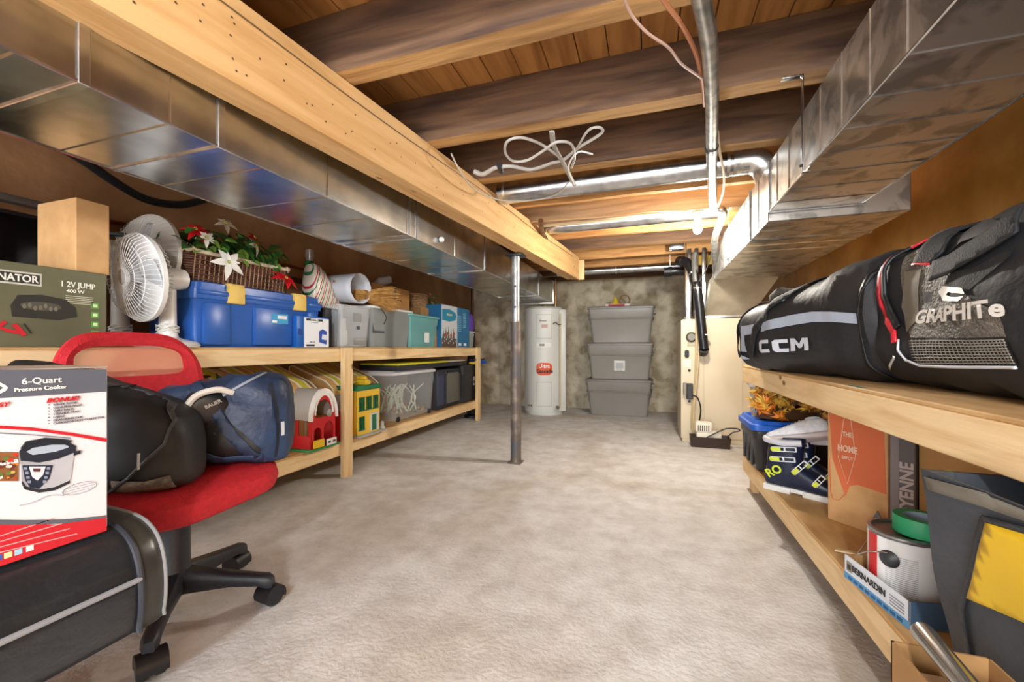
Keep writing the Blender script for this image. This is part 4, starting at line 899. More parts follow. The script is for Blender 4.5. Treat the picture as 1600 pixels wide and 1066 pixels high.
side(band([(.145, .30), (.165, .2), (.168, .08), (.16, .02)], .008), flat('0e1420'), 'zip', .004); side([(.178, .10), (.188, .10), (.186, .15), (.176, .15)], flat('c8ccd0', .4), 'zip_tag', .006)
side(band([(-.2, .20), (-.05, .23), (.06, .30), (.12, .335)], .008), flat('8a9098'), 'piping', .004)
t2_ = thing('shoe', 'black skate shoe with white sole edge tucked in navy bag opening', 'shoe', (-1.495, 1.085, .665), R(60))
MB().soft([(-.09, .02, .0, .08, 0), (-.07, .035, 0, .12, 0), (0, .04, 0, .13, 0), (.07, .035, 0, .09, 0), (.1, .02, .0, .05, 0)], e=.7, amp=.004, seed=5).build('shoe_upper', flat('14151a', .4), t2_)
MB().tube([(-.085, -.03, .0), (-.09, -.038, .06), (-.06, -.042, .115), (.0, -.045, .135), (.05, -.04, .12)], .011, 8, sm=4).build('white_edge', flat('d4cfc6', .5), t2_)
text('BAUER', .017, flat('b8b4ac'), t2_, (-.01, -.047, .085), (R(90), R(-25), 0), bold=.02)

t = thing('duffel_bag', 'black duffel with curved zip panel on the chair beside cooker box', 'bag', (-1.575, .86, .515), R(38))
body = MB().soft([(-.27, .02, .05, .3, 0), (-.25, .09, 0, .385, .02), (-.13, .12, 0, .355, .02), (.0, .13, 0, .30, 0), (.11, .13, 0, .26, 0), (.18, .10, 0, .20, 0), (.205, .02, .02, .10, 0)], e=.5, amp=.010, fs=5, seed=12, seg=44).build('bag_body', mud, t)
bv = bvh_of(body)
side([(-.22, .06), (-.02, .02), (.06, .06), (.14, .15), (.155, .21), (.12, .26), (.02, .305), (-.1, .32), (-.22, .34)], mat('black_panel', '0f1013', '17181b', rough=.6, scale=8), 'zip_panel', .004)
side(band([(-.22, .315), (-.1, .325), (.02, .31), (.12, .267), (.162, .21), (.145, .145), (.06, .052), (.0, .01)], .008), flat('3a3c40', .5), 'zip', .007, .004)
side(band([(.02, .03), (.10, .02), (.16, .03)], .04), mat('mesh_cloth', '5a5248', '7c7264', rough=.8, scale=60), 'mesh_cuff', .006, .003)
MB().tube([(.10, -.165, .13), (.102, -.172, .10), (.102, -.172, .085)], .0035, 6).build('zip_pull', flat('d0d0cc', .3, .8), t)

# ================= OTTOMAN and cooker box =================
lea = mat('black_leather', '1a1c20', '24272b', rough=.28, scale=6, bump=.15, bscale=60, coat=.4)
t = thing('leather_ottoman', 'black leather bench with rounded padded top and grey piping', 'ottoman', (-1.36, .12, 0)); W = .60; L1 = .53
prof = [(p.x, p.z) for p in crom([Vector((x, 0, z)) for x, z in [(-.30, .33), (.0, .33), (.27, .33), (.298, .345), (.305, .42), (.29, .49), (.25, .535), (.17, .555), (-.05, .5585), (-.2, .555), (-.29, .50), (-.305, .42)]], 4)]
rings = []
for y, k in ((-.75, .98), (-.74, 1), (.46, 1), (.495, 1.0), (.51, .985), (.52, .95)):
    rings.append([Vector((x*k, y, .445+(z-.445)*k)) for x, z in prof])
mb = MB().loft(rings); mb.build('padded_top', lea, t, ang=50)
mb = MB(); rings = []
for y, k in ((.485, 1.010), (.515, 1.006), (.535, .98), (.545, .93), (.548, .5)): rings.append([Vector((x*k, y, .445+(z-.445)*k)) for x, z in prof])
mb.loft(rings).build('end_cap', mat('leather_end_cap', '202225', '3c3a34', rough=.3, scale=5, coat=.2), t, ang=50)
MB().tube([(x*1.013, .482, .445+(z-.445)*1.013) for x, z in prof+[prof[0]]], .006, 8).build('piping', flat('2c3038', .4), t)
MB().tube([(x*.985, .535, .445+(z-.445)*.985) for x, z in prof[1:]], .004, 8).build('piping', flat('8a8c8e', .4), t)
MB().tube([(.307, -.75, .445), (.307, .482, .445)], .006, 8).build('piping', flat('8a8c90', .4), t)
for x, y in ((.10, .34), (.10, -.6), (-.25, .34), (-.25, -.6)): MB().lathe([(0, 0), (.06, 0), (.075, .04), (.075, .09), (.055, .2), (.05, .335), (0, .335)], at=(x, y, 0), seg=24).build('foot', mat('dark_turned_wood', '2a2012', '4a3a1e', rough=.35, scale=5), t)

t = thing('cooker_box', 'white red and grey pressure cooker carton on the leather ottoman', 'box', (-1.285, .30, .5585)); Hh = .345; hy = .278
MB().box(-.165, .165, -hy, hy, 0, Hh, .002, seg=1).build('box_body', mat('printed_card_white', 'dcdde2', rough=.45), t)
mb = MB(); mb.box(-.165, .0, -hy, hy, Hh, Hh+.003); mb.build('top_flap', flat('8a7a68'), t); MB().box(-.02, .165, -hy, hy, Hh+.003, Hh+.006).build('top_flap', flat('a8988a'), t)
xf = .165
kk = lambda px, py: (lambda v: (v.y-.30, v.z-.5585))(onX(px, py, -1.12))
gk = flat('5c606b', .45); rk = flat('c4202c', .45)
def K(pts, m, th=.0012, x=xf, nm='printed_shape'): return polyp(t, x, [kk(*p) for p in pts], m, nm, th)
K([(-30, 578), (166, 577), (166, 612), (-30, 624)], gk, nm='grey_header')
K([(-30, 815), (20, 817), (90, 820), (166, 805), (166, 829), (-30, 895)], rk, nm='red_footer')
K([(-30, 812), (40, 813), (100, 812), (166, 806), (166, 809), (100, 818), (40, 820), (-30, 820)], gk, .0018)
K([(-30, 664), (0, 665), (50, 668), (110, 676), (166, 685), (166, 691), (110, 681), (50, 673), (0, 670), (-30, 669)], rk, .0016)
K([(-30, 675), (0, 676), (50, 679), (110, 684), (110, 685.2), (50, 680.2), (0, 677.4), (-30, 677)], gk, .0016)
def KT(s, px, py, size, m, **k): a = kk(px, py); return text(s, size, m, t, (xf+.0022, a[0], a[1]), **k)
KT('6-Quart', 65, 595, .017, white, bold=.01, sx=1.0); KT('Pressure Cooker', 64, 607, .0105, white, bold=.02, sx=1.0)
KT('BONUS!', 97, 624.5, .0122, rk, bold=.03, shear=.3, sx=1.1); KT('TECHNOLOGY', 12, 632, .0115, rk, bold=.03, shear=.3, align='RIGHT')
for i, s in enumerate(('RECIPE BOOK', 'CANNING RACK', 'WIRE RACK', 'STEAMER TRAY', 'LADLE', 'MEASURING CUP', 'CONDENSATION COLLECTOR')):
    KT(s, 82, 632.6+4.9*i, .0058, flat('6a6a72'), align='LEFT', sx=1.0); K([(75, 632+4.9*i), (77, 632+4.9*i), (77, 633.4+4.9*i), (75, 633.4+4.9*i)], flat('6a6a72'))
K([(-25, 602), (0, 598), (8, 602), (12, 606), (8, 611), (0, 615), (-25, 613)], white, .0018, nm='oval_logo'); K([(-25, 605), (-2, 603), (4, 606), (-2, 610), (-25, 609)], gk, .0024, nm='oval_logo')
# the pictured cooker
sil = mat('printed_silver', '8a8c92', 'b8bac0', rough=.5, scale=3)
K([(32, 715), (33, 755), (38, 765), (60, 770), (85, 766), (105, 756), (110, 745), (115, 708), (80, 722)], sil, .0018, nm='printed_cooker')
K([(33, 755), (38, 765), (60, 770), (85, 766), (108, 755), (108, 751), (85, 761), (60, 765), (40, 760), (34, 752)], flat('24262e'), .0024, nm='printed_cooker')
K([(30, 705), (32, 720), (60, 723), (90, 717), (117, 706), (118, 697), (108, 692), (112, 688), (100, 686), (70, 684), (42, 690)], flat('1c2230'), .0024, nm='printed_cooker')
K([(40, 706), (50, 700), (80, 695), (104, 695), (106, 699), (85, 706), (50, 711)], flat('a8b4c4'), .003, nm='printed_cooker')
K([(32, 700), (40, 690), (55, 687), (95, 687), (110, 694), (108, 698), (92, 692), (60, 692), (42, 698), (34, 706)], flat('161a24'), .0036, nm='printed_cooker')
K([(34, 727), (82, 727), (76, 748), (60, 764), (46, 762), (38, 750)], flat('1a2236'), .0024, nm='printed_cooker'); K([(44, 729), (70, 729), (66, 742), (57, 751), (49, 745)], flat('d4d6de'), .003, nm='printed_cooker')
K([(50, 732), (62, 732), (61, 737), (51, 737)], flat('5a3034'), .0036, nm='printed_cooker')
for i in range(4):
    for s in (36+i*2, 72-i*2): K([(s, 730+i*7), (s+5, 730+i*7), (s+5, 734+i*7), (s, 734+i*7)], flat('8a94a8'), .003, nm='printed_cooker')
K([(115, 706), (125, 704), (124, 709), (114, 712)], flat('1c2230'), .003, nm='printed_cooker')
polyp(t, xf, band([(lambda c: c)(kk(30+100*q/10+0, 790-22*(q/10)**.7+3*math.sin(q))) for q in range(8)], .0015), flat('aeb2ba'), 'printed_spoon', .0015)
c0 = kk(124, 763); polyp(t, xf, band([(c0[0]+.027*math.cos(a), c0[1]+.011*math.sin(a)) for a in [2*PI*q/24 for q in range(25)]], .0012), flat('aeb2ba'), 'printed_rack', .0015)
for q in range(3): polyp(t, xf, band([(c0[0]-.024, c0[1]-.005+q*.005), (c0[0]+.024, c0[1]-.005+q*.005)], .0008), flat('b8bcc4'), 'printed_rack', .0015)
K([(-30, 706), (28, 707), (28, 752), (-30, 752)], flat('8a5a34'), .0014, nm='food_picture'); random.seed(2)
for i in range(40):
    x_, y_ = random.uniform(-28, 26), random.uniform(709, 750); r_ = random.uniform(1.5, 3.5); a = kk(x_, y_); polyp(t, xf+.0012, ell(a[0], a[1], .0012*r_, .0011*r_, 8), flat(random.choice(['c83020', 'e0b060', 'e8e0d0', '5a7a30', '6a3018', 'd88030'])), 'food_picture', .0008+.00004*i)
KT('pasta', 10, 722, .014, white, bold=.02); 
for i in range(4): 
    a = kk(-20, 868-8*i); b = kk(120-12*i, 838-8*i-4); polyp(t, xf, band([a, b], .0016), flat('e8a8a8'), 'text_line', .0018)
for i, (px_, cl) in enumerate(((-4, '3a5ab0'), (12, 'e8d8a0'), (28, '9ac8e0'), (46, 'e8e0e0'))): a = kk(px_, 871-.31*px_); polyp(t, xf, [(a[0]-.005, a[1]-.005), (a[0]+.005, a[1]-.005), (a[0]+.005, a[1]+.005), (a[0]-.005, a[1]+.005)], flat(cl), 'printed_icon', .0018)

# black hose and trim on the left wall
tag(MB().tube([onX(85, 225, -2.45), onX(130, 250, -2.50), onX(180, 285, -2.6), onX(230, 312, -2.68), onX(280, 320, -2.72), onX(320, 312, -2.78)], .022, 10, sm=5).build('black_hose', flat('1e2226', .4)), 'thick black hose sagging against the brown left wall', 'hose')
t = thing('wall_ledge', 'dark wooden ledge strip nailed along the brown left wall', 'ledge', (XL, 1.5, 1.50)); MB().box(0, .05, -1.6, 3.6, 0, .035, .004).build('strip', wood('dark_ledge', '3a281a', '5c4028', 'Y', knots=False), t)
t = thing('wooden_brace', 'short diagonal pine block fixed high on the left wall', 'brace', (XL+.03, Yx(328, -2.8), 1.535)); MB().box(-.03, .03, -.13, .13, 0, .07, .004, M=Matrix.Rotation(R(-12), 4, 'X') @ Matrix.Translation((0, 0, .02))).build('block', pineY, t)
tag(MB().tube([(XL+.05, .5, 1.66), (XL+.045, 1.2, 1.63), (XL+.06, 1.7, 1.645), (XL+.05, 2.6, 1.62), (XL+.045, 4.2, 1.62)], .012, 8, sm=4).build('copper_pipe', copper), 'long thin copper pipe running along the left wall', 'pipe')
t = thing('red_ribbon', 'crumpled plastic bag with red ribbon tucked under left duct', 'ribbon', (-2.62, Yx(118, -2.62), 1.535)); MB().soft([(-.1, .01, .02, .04, 0), (-.06, .05, 0, .06, 0), (0, .06, 0, .075, 0), (.06, .05, 0, .06, 0), (.1, .01, .02, .03, 0)], amp=.015, fs=18, seed=6).build('bow', mat('red_foil', 'c81820', rough=.25), t)
MB().tube([(-.15, 0, .0), (.15, .3, .0)], .012, 6).build('hanging_rod', ironm, t)

# ================= BACK OF THE ROOM =================
# water heater
t = thing('water_heater', 'tall white electric water heater standing by the stone wall', 'water heater', (-1.452, 5.87, 0), R(18)); hm = mat('white_enamel', 'd6d8d2', rough=.35); r = .29
MB().lathe([(0, 0), (r-.02, 0), (r-.02, .03), (r, .035), (r, .06), (r-.004, .065), (r-.004, 1.46), (r, 1.465), (r, 1.49), (r-.03, 1.52), (0, 1.535)], seg=64).build('tank_jacket', hm, t)
def curved(t, r, a0, a1, z0, z1, m, nm, dr=.004, rd=.02):
    mb = MB(); n = 10; rows = []
    for q, z, e in ((r, z0, 0), (r+dr, z0, .3), (r+dr, z1, .3), (r, z1, 0)):
        rows.append([Vector((p*math.sin(R(a)), -p*math.cos(R(a)), z)) for a, p in [(a0, r)]+[(a0+(a1-a0)*k/n, q) for k in range(n+1)]+[(a1, r)]])
    mb.loft(rows, closed=False); return mb.build(nm, m, t)
gr = flat('bcbeb8', .4)
for z0, z1 in ((1.08, 1.40), (.14, .46)):
    curved(t, r-.005, -24, 14, z0, z1, hm, 'access_panel', .012); curved(t, r-.005, -26, 16, z0-.012, z1+.012, gr, 'panel_gasket', .008)
def ctext(s, size, a, z, m, dr=.010, **k):
    me = textmesh(s, size, ext=.0, **k); bm = bmesh.new(); bm.from_mesh(me); bmesh.ops.triangulate(bm, faces=bm.faces)
    rr = r+dr
    for v in bm.verts: an = R(a)+v.co.x/rr; v.co = Vector((rr*math.sin(an), -rr*math.cos(an), z+v.co.y))
    bm.to_mesh(me); bm.free(); me.materials.clear(); me.materials.append(m); me.name = 'lettering'; o = bpy.data.objects.new('lettering', me); C.objects.link(o); o.parent = t
ctext('Rheem', .035, -8, 1.32, flat('7a2a26'), bold=.02)
curved(t, r-.004, -12, 4, 1.22, 1.27, flat('cfa8a0'), 'small_label', .012); curved(t, r-.004, -26, 14, .95, 1.015, flat('e6e6e2'), 'small_label', .007); curved(t, r-.004, -18, -4, .97, 1.0, flat('8a8c88'), 'small_label', .009)
# orange badge
mb = MB(); pts = []
for k in range(30):
    a = 2*PI*k/30; pts.append((-5+22*math.copysign(abs(math.cos(a))**.6, math.cos(a)), .65+.088*math.copysign(abs(math.sin(a))**.6, math.sin(a))))
cz_ = .65; mb.loft([[Vector(((r+.005*(k_ > 0))*math.sin(R(-5+(a+5)*k_)), -(r+.005*(k_ > 0))*math.cos(R(-5+(a+5)*k_)), cz_+(z-cz_)*k_)) if f_ else Vector(((r-.005)*math.sin(R(a)), -(r-.005)*math.cos(R(a)), z)) for a, z in pts] for k_, f_ in ((1, 0), (1, 1), (.66, 1), (.33, 1), (.02, 1))]).build('orange_badge', flat('dd5526', .45), t)
ctext('Ultra', .075, -5, .69, flat('f0ece4'), .017, bold=.025); ctext('Cascade', .070, -4, .62, flat('1c1a1a'), .017, bold=.025)
MB().box(.17, .29, -.21, -.02, .05, 1.49, .02).build('side_conduit_cover', hm, t)
tz = lambda x, y, z0, z1, rr: [(x, y, z0), (x, y, z1)]
MB().tube([(.20, -.235, .10), (.20, -.235, 1.42)], .011, 8).build('relief_pipe', flat('c8b898', .4), t); MB().tube([(.10, -.285, 1.28), (.13, -.30, 1.30), (.17, -.28, 1.27), (.21, -.25, 1.27)], .008, 8, sm=4).build('relief_valve', flat('8a8478', .4, .6), t)
MB().tube([(.16, -.27, .12), (.16, -.33, .12)], .022, 10).build('drain_tap', flat('6a6458', .4, .6), t); MB().lathe([(0, -.01), (.035, -.01), (.035, .01), (0, .01)], at=(-.22, -.24, .14), seg=12).build('drain_tap', flat('9a9080', .4, .5), t)
for x, zt in ((-.02, 1.95), (.16, 1.95)):
    MB().tube([(x, 0, 1.52), (x, 0, zt)], .011, 10).build('copper_riser', flat('a87850', .35, .9), t); MB().lathe([(.0, 1.53), (.018, 1.53), (.018, 1.57), (0, 1.57)], at=(x, 0, 0)).build('pipe_nut', flat('9a8a68', .4, .8), t)
MB().tube([(-.02, 0, 1.76), (.16, 0, 1.76)], .009, 8).build('copper_cross_pipe', flat('a87850', .35, .9), t)

# grey totes in a stack
gm_ = mat('taupe_plastic', '8a8680', '908c86', rough=.38, scale=3)
X0, Y0 = -.40, 6.14
for k, lab in enumerate(('bottom grey tote of the stack by the back wall', 'middle grey tote of the stack, with a white label', 'topmost grey lidded tote of the stack by the wall')):
    t = tote('storage_tote', lab, (X0+.012*k-.01, Y0-.005*k, .508*k), .90, .50, .482, gm_, flat('7d7974', .4), taper=.86, group='grey totes stacked by the back wall', lidh=.026, band_=.34, rz=R(-.8+k))
    mb = MB()
    for zz in (.325, .345): mb.rloft([(.885, .485, .04, zz-.004), (.892, .492, .04, zz), (.885, .485, .04, zz+.004)])
    mb.build('moulded_rib', gm_, t)
    for s in (-1, 1): MB().box(s*.452-.02, s*.452+.02, -.10, .10, .40, .44, .008).build('handle', gm_, t)
    if k == 1: py(t, -.226, -.07, .075, .12, .26, flat('dcdcd8'), 'white_label', .02); py(t, -.2465, -.05, .055, .15, .23, flat('b0b4b8'), 'label_print', .001); text('LABEL' if False else '50 GAL', .02, flat('3a3a3a'), t, (0, -.249, .135), '-Y')
sh = 1.524-.026+.0
t = thing('craft_pack', 'flat red and white package lying on top tote', 'package', (X0-.03, Y0-.12, 1.524-.026+.010+.0)); MB().box(-.16, .17, -.07, .08, 0, .05, .006).build('package_body', flat('e4dcd8'), t); MB().box(-.12, .10, -.072, -.07, .008, .045).build('red_print', flat('b02834'), t)
t = thing('party_hat', 'small yellow cone shaped hat on the red and white package', 'hat', (X0-.06, Y0-.08, 1.524-.026+.06)); MB().lathe([(0, 0), (.055, 0), (.03, .07), (.008, .11), (0, .112)], seg=20).build('cone', flat('d8c020', .5), t)
t = thing('woven_wreath', 'small brown twig wreath leaning behind the yellow cone hat', 'wreath', (X0+.06, Y0+.01, 1.524-.026+.06)); mb = MB(); random.seed(8)
for q in range(4): mb.tube([(.07*math.cos(a)+.006*math.sin(5*a+q), .006*math.sin(7*a+q), .07+.07*math.sin(a)) for a in [2*PI*k/24 for k in range(25)]], .006, 5)
mb.build('twig_ring', flat('8a6a48', .8), t); MB().box(-.05, .06, -.02, .02, -.0, .02, .004).build('clip', flat('c0a088'), t)

# furnace
t = thing('furnace', 'beige gas furnace cabinet standing on the floor by stone wall', 'furnace', (.62, 4.87, 0)); fm = mat('beige_enamel', 'cdbfa2', 'd2c5a9', rough=.4, scale=3)
fx0, fx1 = .312-.62, .93-.62; fy0, fy1 = 4.52-4.87, 5.25-4.87; FH = 1.235
MB().box(fx0, fx1, fy0, fy1, 0, FH, .006, seg=1).build('cabinet', fm, t)
def fp(px, py): v = onY(px, py, 4.52); return (v.x-.62, v.z)
def fpanel(px0, px1, py0, py1, m, nm, th=.006, bev=.002): a = fp(px0, py1); b = fp(px1, py0); return MB().box(a[0], b[0], fy0-th, fy0, a[1], b[1], bev, seg=1).build(nm, m, t)
fpanel(1100, 1160, 500, 684, fm, 'door_panel', .008); fpanel(1064, 1099, 500, 684, fm, 'side_panel', .006)
a = fp(1080, 527); MB().lathe([(0, 0), (.048, 0), (.052, .008), (.048, .02), (.035, .03), (.0, .03)], seg=24, M=Matrix.Translation((a[0], fy0-.006, a[1])) @ Matrix.Rotation(R(90), 4, 'X')).build('vent_port', flat('6a665c', .35, .5), t); fpanel(1074, 1086, 534, 541, flat('b0a890'), 'vent_flange', .012)
a = fp(1073, 553); MB().rloft([(.042, .08, .02, 0), (.042, .08, .02, .012)], M=Matrix.Translation((a[0], fy0-.006, a[1])) @ Matrix.Rotation(R(90), 4, 'X')).build('oval_grommet', blackp, t)
fpanel(1068, 1080, 562, 574, flat('dcd8cc'), 'paper_label', .008); 
for y in (579, 627): a = fp(1077, y); MB().lathe([(0, 0), (.014, 0), (.014, .006), (0, .006)], seg=14, M=Matrix.Translation((a[0], fy0-.006, a[1])) @ Matrix.Rotation(R(90), 4, 'X')).build('black_knob', blackp, t)
fpanel(1067, 1072, 598, 616, flat('8a867c'), 'switch_bracket', .05); fpanel(1072, 1082, 599, 623, flat('2a2826', .4), 'switch_box', .06, .006)
# plenum and sheet metal above furnace
t = thing('furnace_plenum', 'shiny sheet metal plenum rising from the furnace top to duct', 'duct', (.62, 4.87, FH))
MB().hexa([(-.10, -.32, 0), (.30, -.32, 0), (.30, .35, 0), (-.10, .35, 0), (-.06, -.60, .38), (.50, -.60, .38), (.50, .35, .38), (-.06, .35, .38)]).build('plenum_body', mat('dull_sheet_metal', 'a8a08a', 'c4bca6', rough=.45, metal=.6, scale=5), t)
MB().box(-.10, .31, -.34, .36, 0.0, .05, .003).build('plenum_collar', galvp, t)
for x in (-.10, -.17, -.235): MB().box(x-.018, x+.018, -.31, -.27, 0, .72, .004).build('metal_channel', galvp, t)
t = thing('vertical_flue', 'polished round flue pipe rising at the furnace back corner', 'pipe', (.37, 4.64, FH)); MB().tube([(0, 0, 0), (0, 0, .60)], .028, 16).build('pipe_body', galvp, t); MB().tube([(0, 0, .0), (0, 0, .03)], .036, 16).build('collar', galvd, t)
t = thing('gas_line', 'brown threaded gas line dropping to the furnace top', 'pipe', (.455, 4.60, FH)); MB().tube([(0, 0, 0), (0, 0, .66)], .016, 12).build('pipe_body', flat('7a5a44', .4, .6), t); MB().lathe([(.0, .04), (.03, .045), (.03, .08), (0, .085)], seg=12).build('union_nut', flat('8a6a50', .4, .6), t)
# black vent pipe with elbow down the furnace front
vy = 4.36
pts = [onY(1062, 408, 4.66), onY(1072, 409, 4.52), onY(1082, 425, 4.42), onY(1089, 450, 4.38), onY(1093, 480, 4.38), onY(1100, 545, 4.40)]
t = thing('vent_pipe', 'black plastic vent pipe elbowed down the front of furnace', 'pipe', pts[-1]); pt = [p-pts[-1] for p in pts]
MB().tube(pt, .043, 18, sm=5).build('pipe_body', mat('black_abs_pipe', '1c1d1f', rough=.25), t)
MB().tube([Vector((0, 0, 0)), Vector((0, .06, -.03)), Vector((0, .15, -.03))], .046, 16, sm=4).build('lower_elbow', blackp, t); MB().tube([pt[0]-Vector((.0, -.0, 0)), pt[0]+(pt[1]-pt[0])*.7], .05, 18).build('coupling', blackp, t)
MB().tube([Vector((0, 0, .13)), Vector((0, 0, .14))], .047, 18).build('white_clip', white, t); MB().tube([pt[3]-Vector((0, 0, .01)), pt[3]+Vector((0, 0, .002))], .047, 18).build('steel_strap', galvp, t); MB().tube([pt[2]+Vector((.0, 0, -.01)), pt[2]+Vector((-.01, 0, .0))], .05, 18).build('steel_strap', galvp, t)
MB().tube([pt[1], pt[1]+Vector((0, .03, .25)), pt[1]+Vector((0, .05, .42))], .004, 6).build('hanger_wire', galvp, t)
t = thing('vent_stub', 'second black vent pipe stub pointing left above the furnace', 'pipe', onY(1056, 424, 4.9)); MB().tube([(-.08, 0, 0), (.02, 0, 0), (.10, -.02, -.02), (.13, -.02, -.12), (.13, -.02, -.50)], .042, 16, sm=4).build('pipe_body', mat('black_abs_pipe', '1c1d1f'), t); MB().tube([(-.12, 0, 0), (-.04, 0, 0)], .055, 16).build('coupling', blackp, t); MB().tube([(.13, -.02, -.5), (.13, -.02, -.66)], .030, 12).build('lower_riser', galvp, t)
MB().tube([(-.06, 0, .04), (-.06, 0, .35)], .004, 6).build('hanger_wire', galvp, t)
def wy(label, pp, Y, r, m, cat='cable', nm='cable'): return tag(MB().tube([onY(a, b, Y) for a, b in pp], r, 7, sm=5).build(nm, m), label, cat)
wy('tan cable running down the furnace front past the vent pipe', [(1085, 425), (1090, 460), (1092, 520), (1090, 580), (1084, 640), (1086, 675), (1092, 683)], 4.44, .010, flat('c4b088', .5))
wy('second tan hose bending from furnace front toward the pump', [(1078, 425), (1087, 470), (1088, 540), (1086, 600), (1081, 650), (1084, 676), (1100, 682)], 4.475, .012, flat('b8a884', .5))
wy('thin black cable hanging from the furnace switch box', [(1082, 618), (1090, 622), (1095, 640), (1092, 660), (1088, 672)], 4.43, .007, blackp)
wy('dark thin wire crossing from vent pipe up to ceiling', [(1092, 440), (1104, 420), (1112, 395), (1118, 360)], 4.3, .005, blackp)
wy('short grey conduit climbing beside the furnace channels', [(1086, 440), (1084, 410), (1086, 395)], 4.28, .022, flat('4a4a48', .4))
# condensate pump on dark tray
p = onY(1110, 697, 4.30); t = thing('pump_tray', 'dark brown rectangular tray on the floor before the furnace', 'tray', (p.x, 4.36, 0)); MB().rloft([(.33, .14, .01, 0), (.35, .16, .01, .10), (.335, .145, .01, .10), (.32, .13, .01, .02)]).build('tray_body', flat('33241c', .4), t)
t = thing('condensate_pump', 'white condensate pump with vent slots sitting in dark tray', 'pump', (p.x-.03, 4.36, .02)); MB().box(-.09, .13, -.05, .05, 0, .13, .015).build('pump_base', flat('dcd6c4', .4), t); MB().box(-.10, .05, -.055, .045, .11, .22, .022).build('motor_cover', flat('e2dccb', .4), t)
for k in range(6): MB().box(-.078+.018*k, -.070+.018*k, -.058, -.053, .135, .19).build('vent_slot', flat('4a463e'), t)
wy('dark power cord looping right from the condensate pump', [(1104, 684), (1120, 676), (1135, 670), (1150, 670), (1156, 673), (1145, 676), (1138, 682)], 4.30, .006, blackp)
t = thing('junction_box', 'small bright metal junction box fixed up near the ceiling', 'box', onY(1057, 385, 4.6)+Vector((0, 0, 0))); MB().box(-.07, .07, -.03, .05, -.035, .03, .004).build('box_body', galvp, t); MB().tube([(0, .02, .03), (0, .02, .16)], .012, 8).build('conduit_stub', galvp, t)
t = thing('yellow_block', 'yellow painted wood block above the furnace by ceiling', 'block', onY(1103, 407, 5.0)); MB().box(-.15, .22, -.02, .02, -.05, .05, .003).build('block', flat('b89a30', .6), t); MB().box(-.02, .02, -.01, .01, .05, .22).build('upright', pineZ, t)
# back wall details
wy('thin black cable draped across top of the stone wall', [(900, 425), (930, 432), (960, 428), (1000, 420), (1030, 426), (1060, 416)], 6.40, .008, blackp)
wy('short black cable hanging by the wall above stacked totes', [(925, 425), (950, 420), (985, 428), (1010, 432)], 6.42, .006, blackp)
t = thing('black_plug', 'black round pipe cap on the wall above stacked totes', 'cap', onY(960, 423, 6.40)); MB().lathe([(0, -.06), (.055, -.05), (.06, 0), (.05, .05), (0, .06)], seg=18, M=Matrix.Rotation(R(90), 4, 'X')).build('cap', blackp, t)
MB().tube([(-.08, .04, -.02), (.1, .04, .04)], .012, 8).build('cap_bracket', blackp, t)
t = thing('short_stud', 'vertical pine stud holding the far end of timber beam', 'stud', (B1.x+.02, B1.y+.02, 1.72)); MB().box(-.035, .035, -.02, .02, .0, .22, .002).build('stud', pineZ, t)

# ================= RIGHT UPPER SHELF: hockey bags =================
def hit(px, py, root, rz, y0):
    """pixel -> (x, z) on the vertical plane local y = y0 of a root turned by rz"""
    d = atF(px, py, 1)-Vector((0, 0, EYE)); d.z = (HZ-py)/FP; n = Vector((-math.sin(rz), math.cos(rz), 0)); p0 = Vector(root)+n*y0
    k = (p0-Vector((0, 0, EYE))).dot(n)/d.dot(n); q = Vector((0, 0, EYE))+d*k-Vector(root); ax = Vector((math.cos(rz), math.sin(rz), 0)); return (-q.dot(ax), q.z)
bagm = mat('black_bag_nylon', '1a1b1e', '242528', rough=.62, scale=5, bump=.5, bscale=9, detail=6)
ra = Vector((.99, 1.63, RZ)); rb_v = Vector((.70, 2.74, RZ)); rz = math.atan2((rb_v-ra).y, (rb_v-ra).x); LL = (rb_v-ra).length
t = thing('hockey_bag', 'long black hockey bag with white stripe lying on right shelf', 'bag', ra, rz)
body = MB().soft([(.07, .16, .05, .40, 0), (.09, .25, .02, .45, .0), (.16, .27, 0, .47, 0), (.35, .27, 0, .44, 0), (.6, .27, 0, .40, 0), (.85, .27, 0, .37, 0), (1.02, .26, 0.0, .35, 0), (1.13, .22, .01, .32, 0), (1.18, .12, .05, .26, 0), (1.19, .02, .1, .2, 0)], e=.62, amp=.022, fs=5, seed=1, seg=60).build('bag_body', bagm, t)
bv = bvh_of(body); root = tuple(ra)
def H(px, py, y0=.26): return hit(px, py, root, rz, y0)
def bagpatch(pp, m, nm, off=.003, th=0, width=None, y0=.26, cell=.018):
    q = [H(a, b, y0) for a, b in pp]; q = band(q, width) if width else q
    return patch(nm, q, m, t, bv, (0, y0, 0), (-1, 0, 0), (0, 0, 1), (0, -1, 0), off, cell, th)
silv = flat('aab4c4', .35)
bagpatch([(1155, 549), (1156, 510), (1175, 508), (1194, 505), (1240, 493), (1275, 487), (1310, 487), (1353, 490), (1353, 506), (1310, 503), (1278, 503), (1240, 509), (1195, 519), (1166, 524), (1163, 550)], silv, 'white_stripe')
bagpatch([(1130, 551), (1148, 551), (1162, 561), (1134, 562)], silv, 'white_stripe')
cm = flat('ccd2dc', .4); cq = lambda P, dx=0: [(1100+(x+dx)/3.2, 320+y/3.2) for x, y in P]
c_let = [(308, 678), (355, 674), (352, 692), (318, 694), (316, 722), (350, 720), (347, 737), (302, 740), (292, 730), (296, 688)]
bagpatch(cq(c_let), cm, 'lettering', .005); bagpatch(cq([(x, y-3) for x, y in c_let], 72), cm, 'lettering', .005)
bagpatch(cq([(440, 668), (462, 667), (478, 695), (502, 665), (537, 664), (522, 727), (498, 728), (506, 690), (484, 716), (470, 716), (458, 692), (452, 731), (428, 732)]), cm, 'lettering', .005)
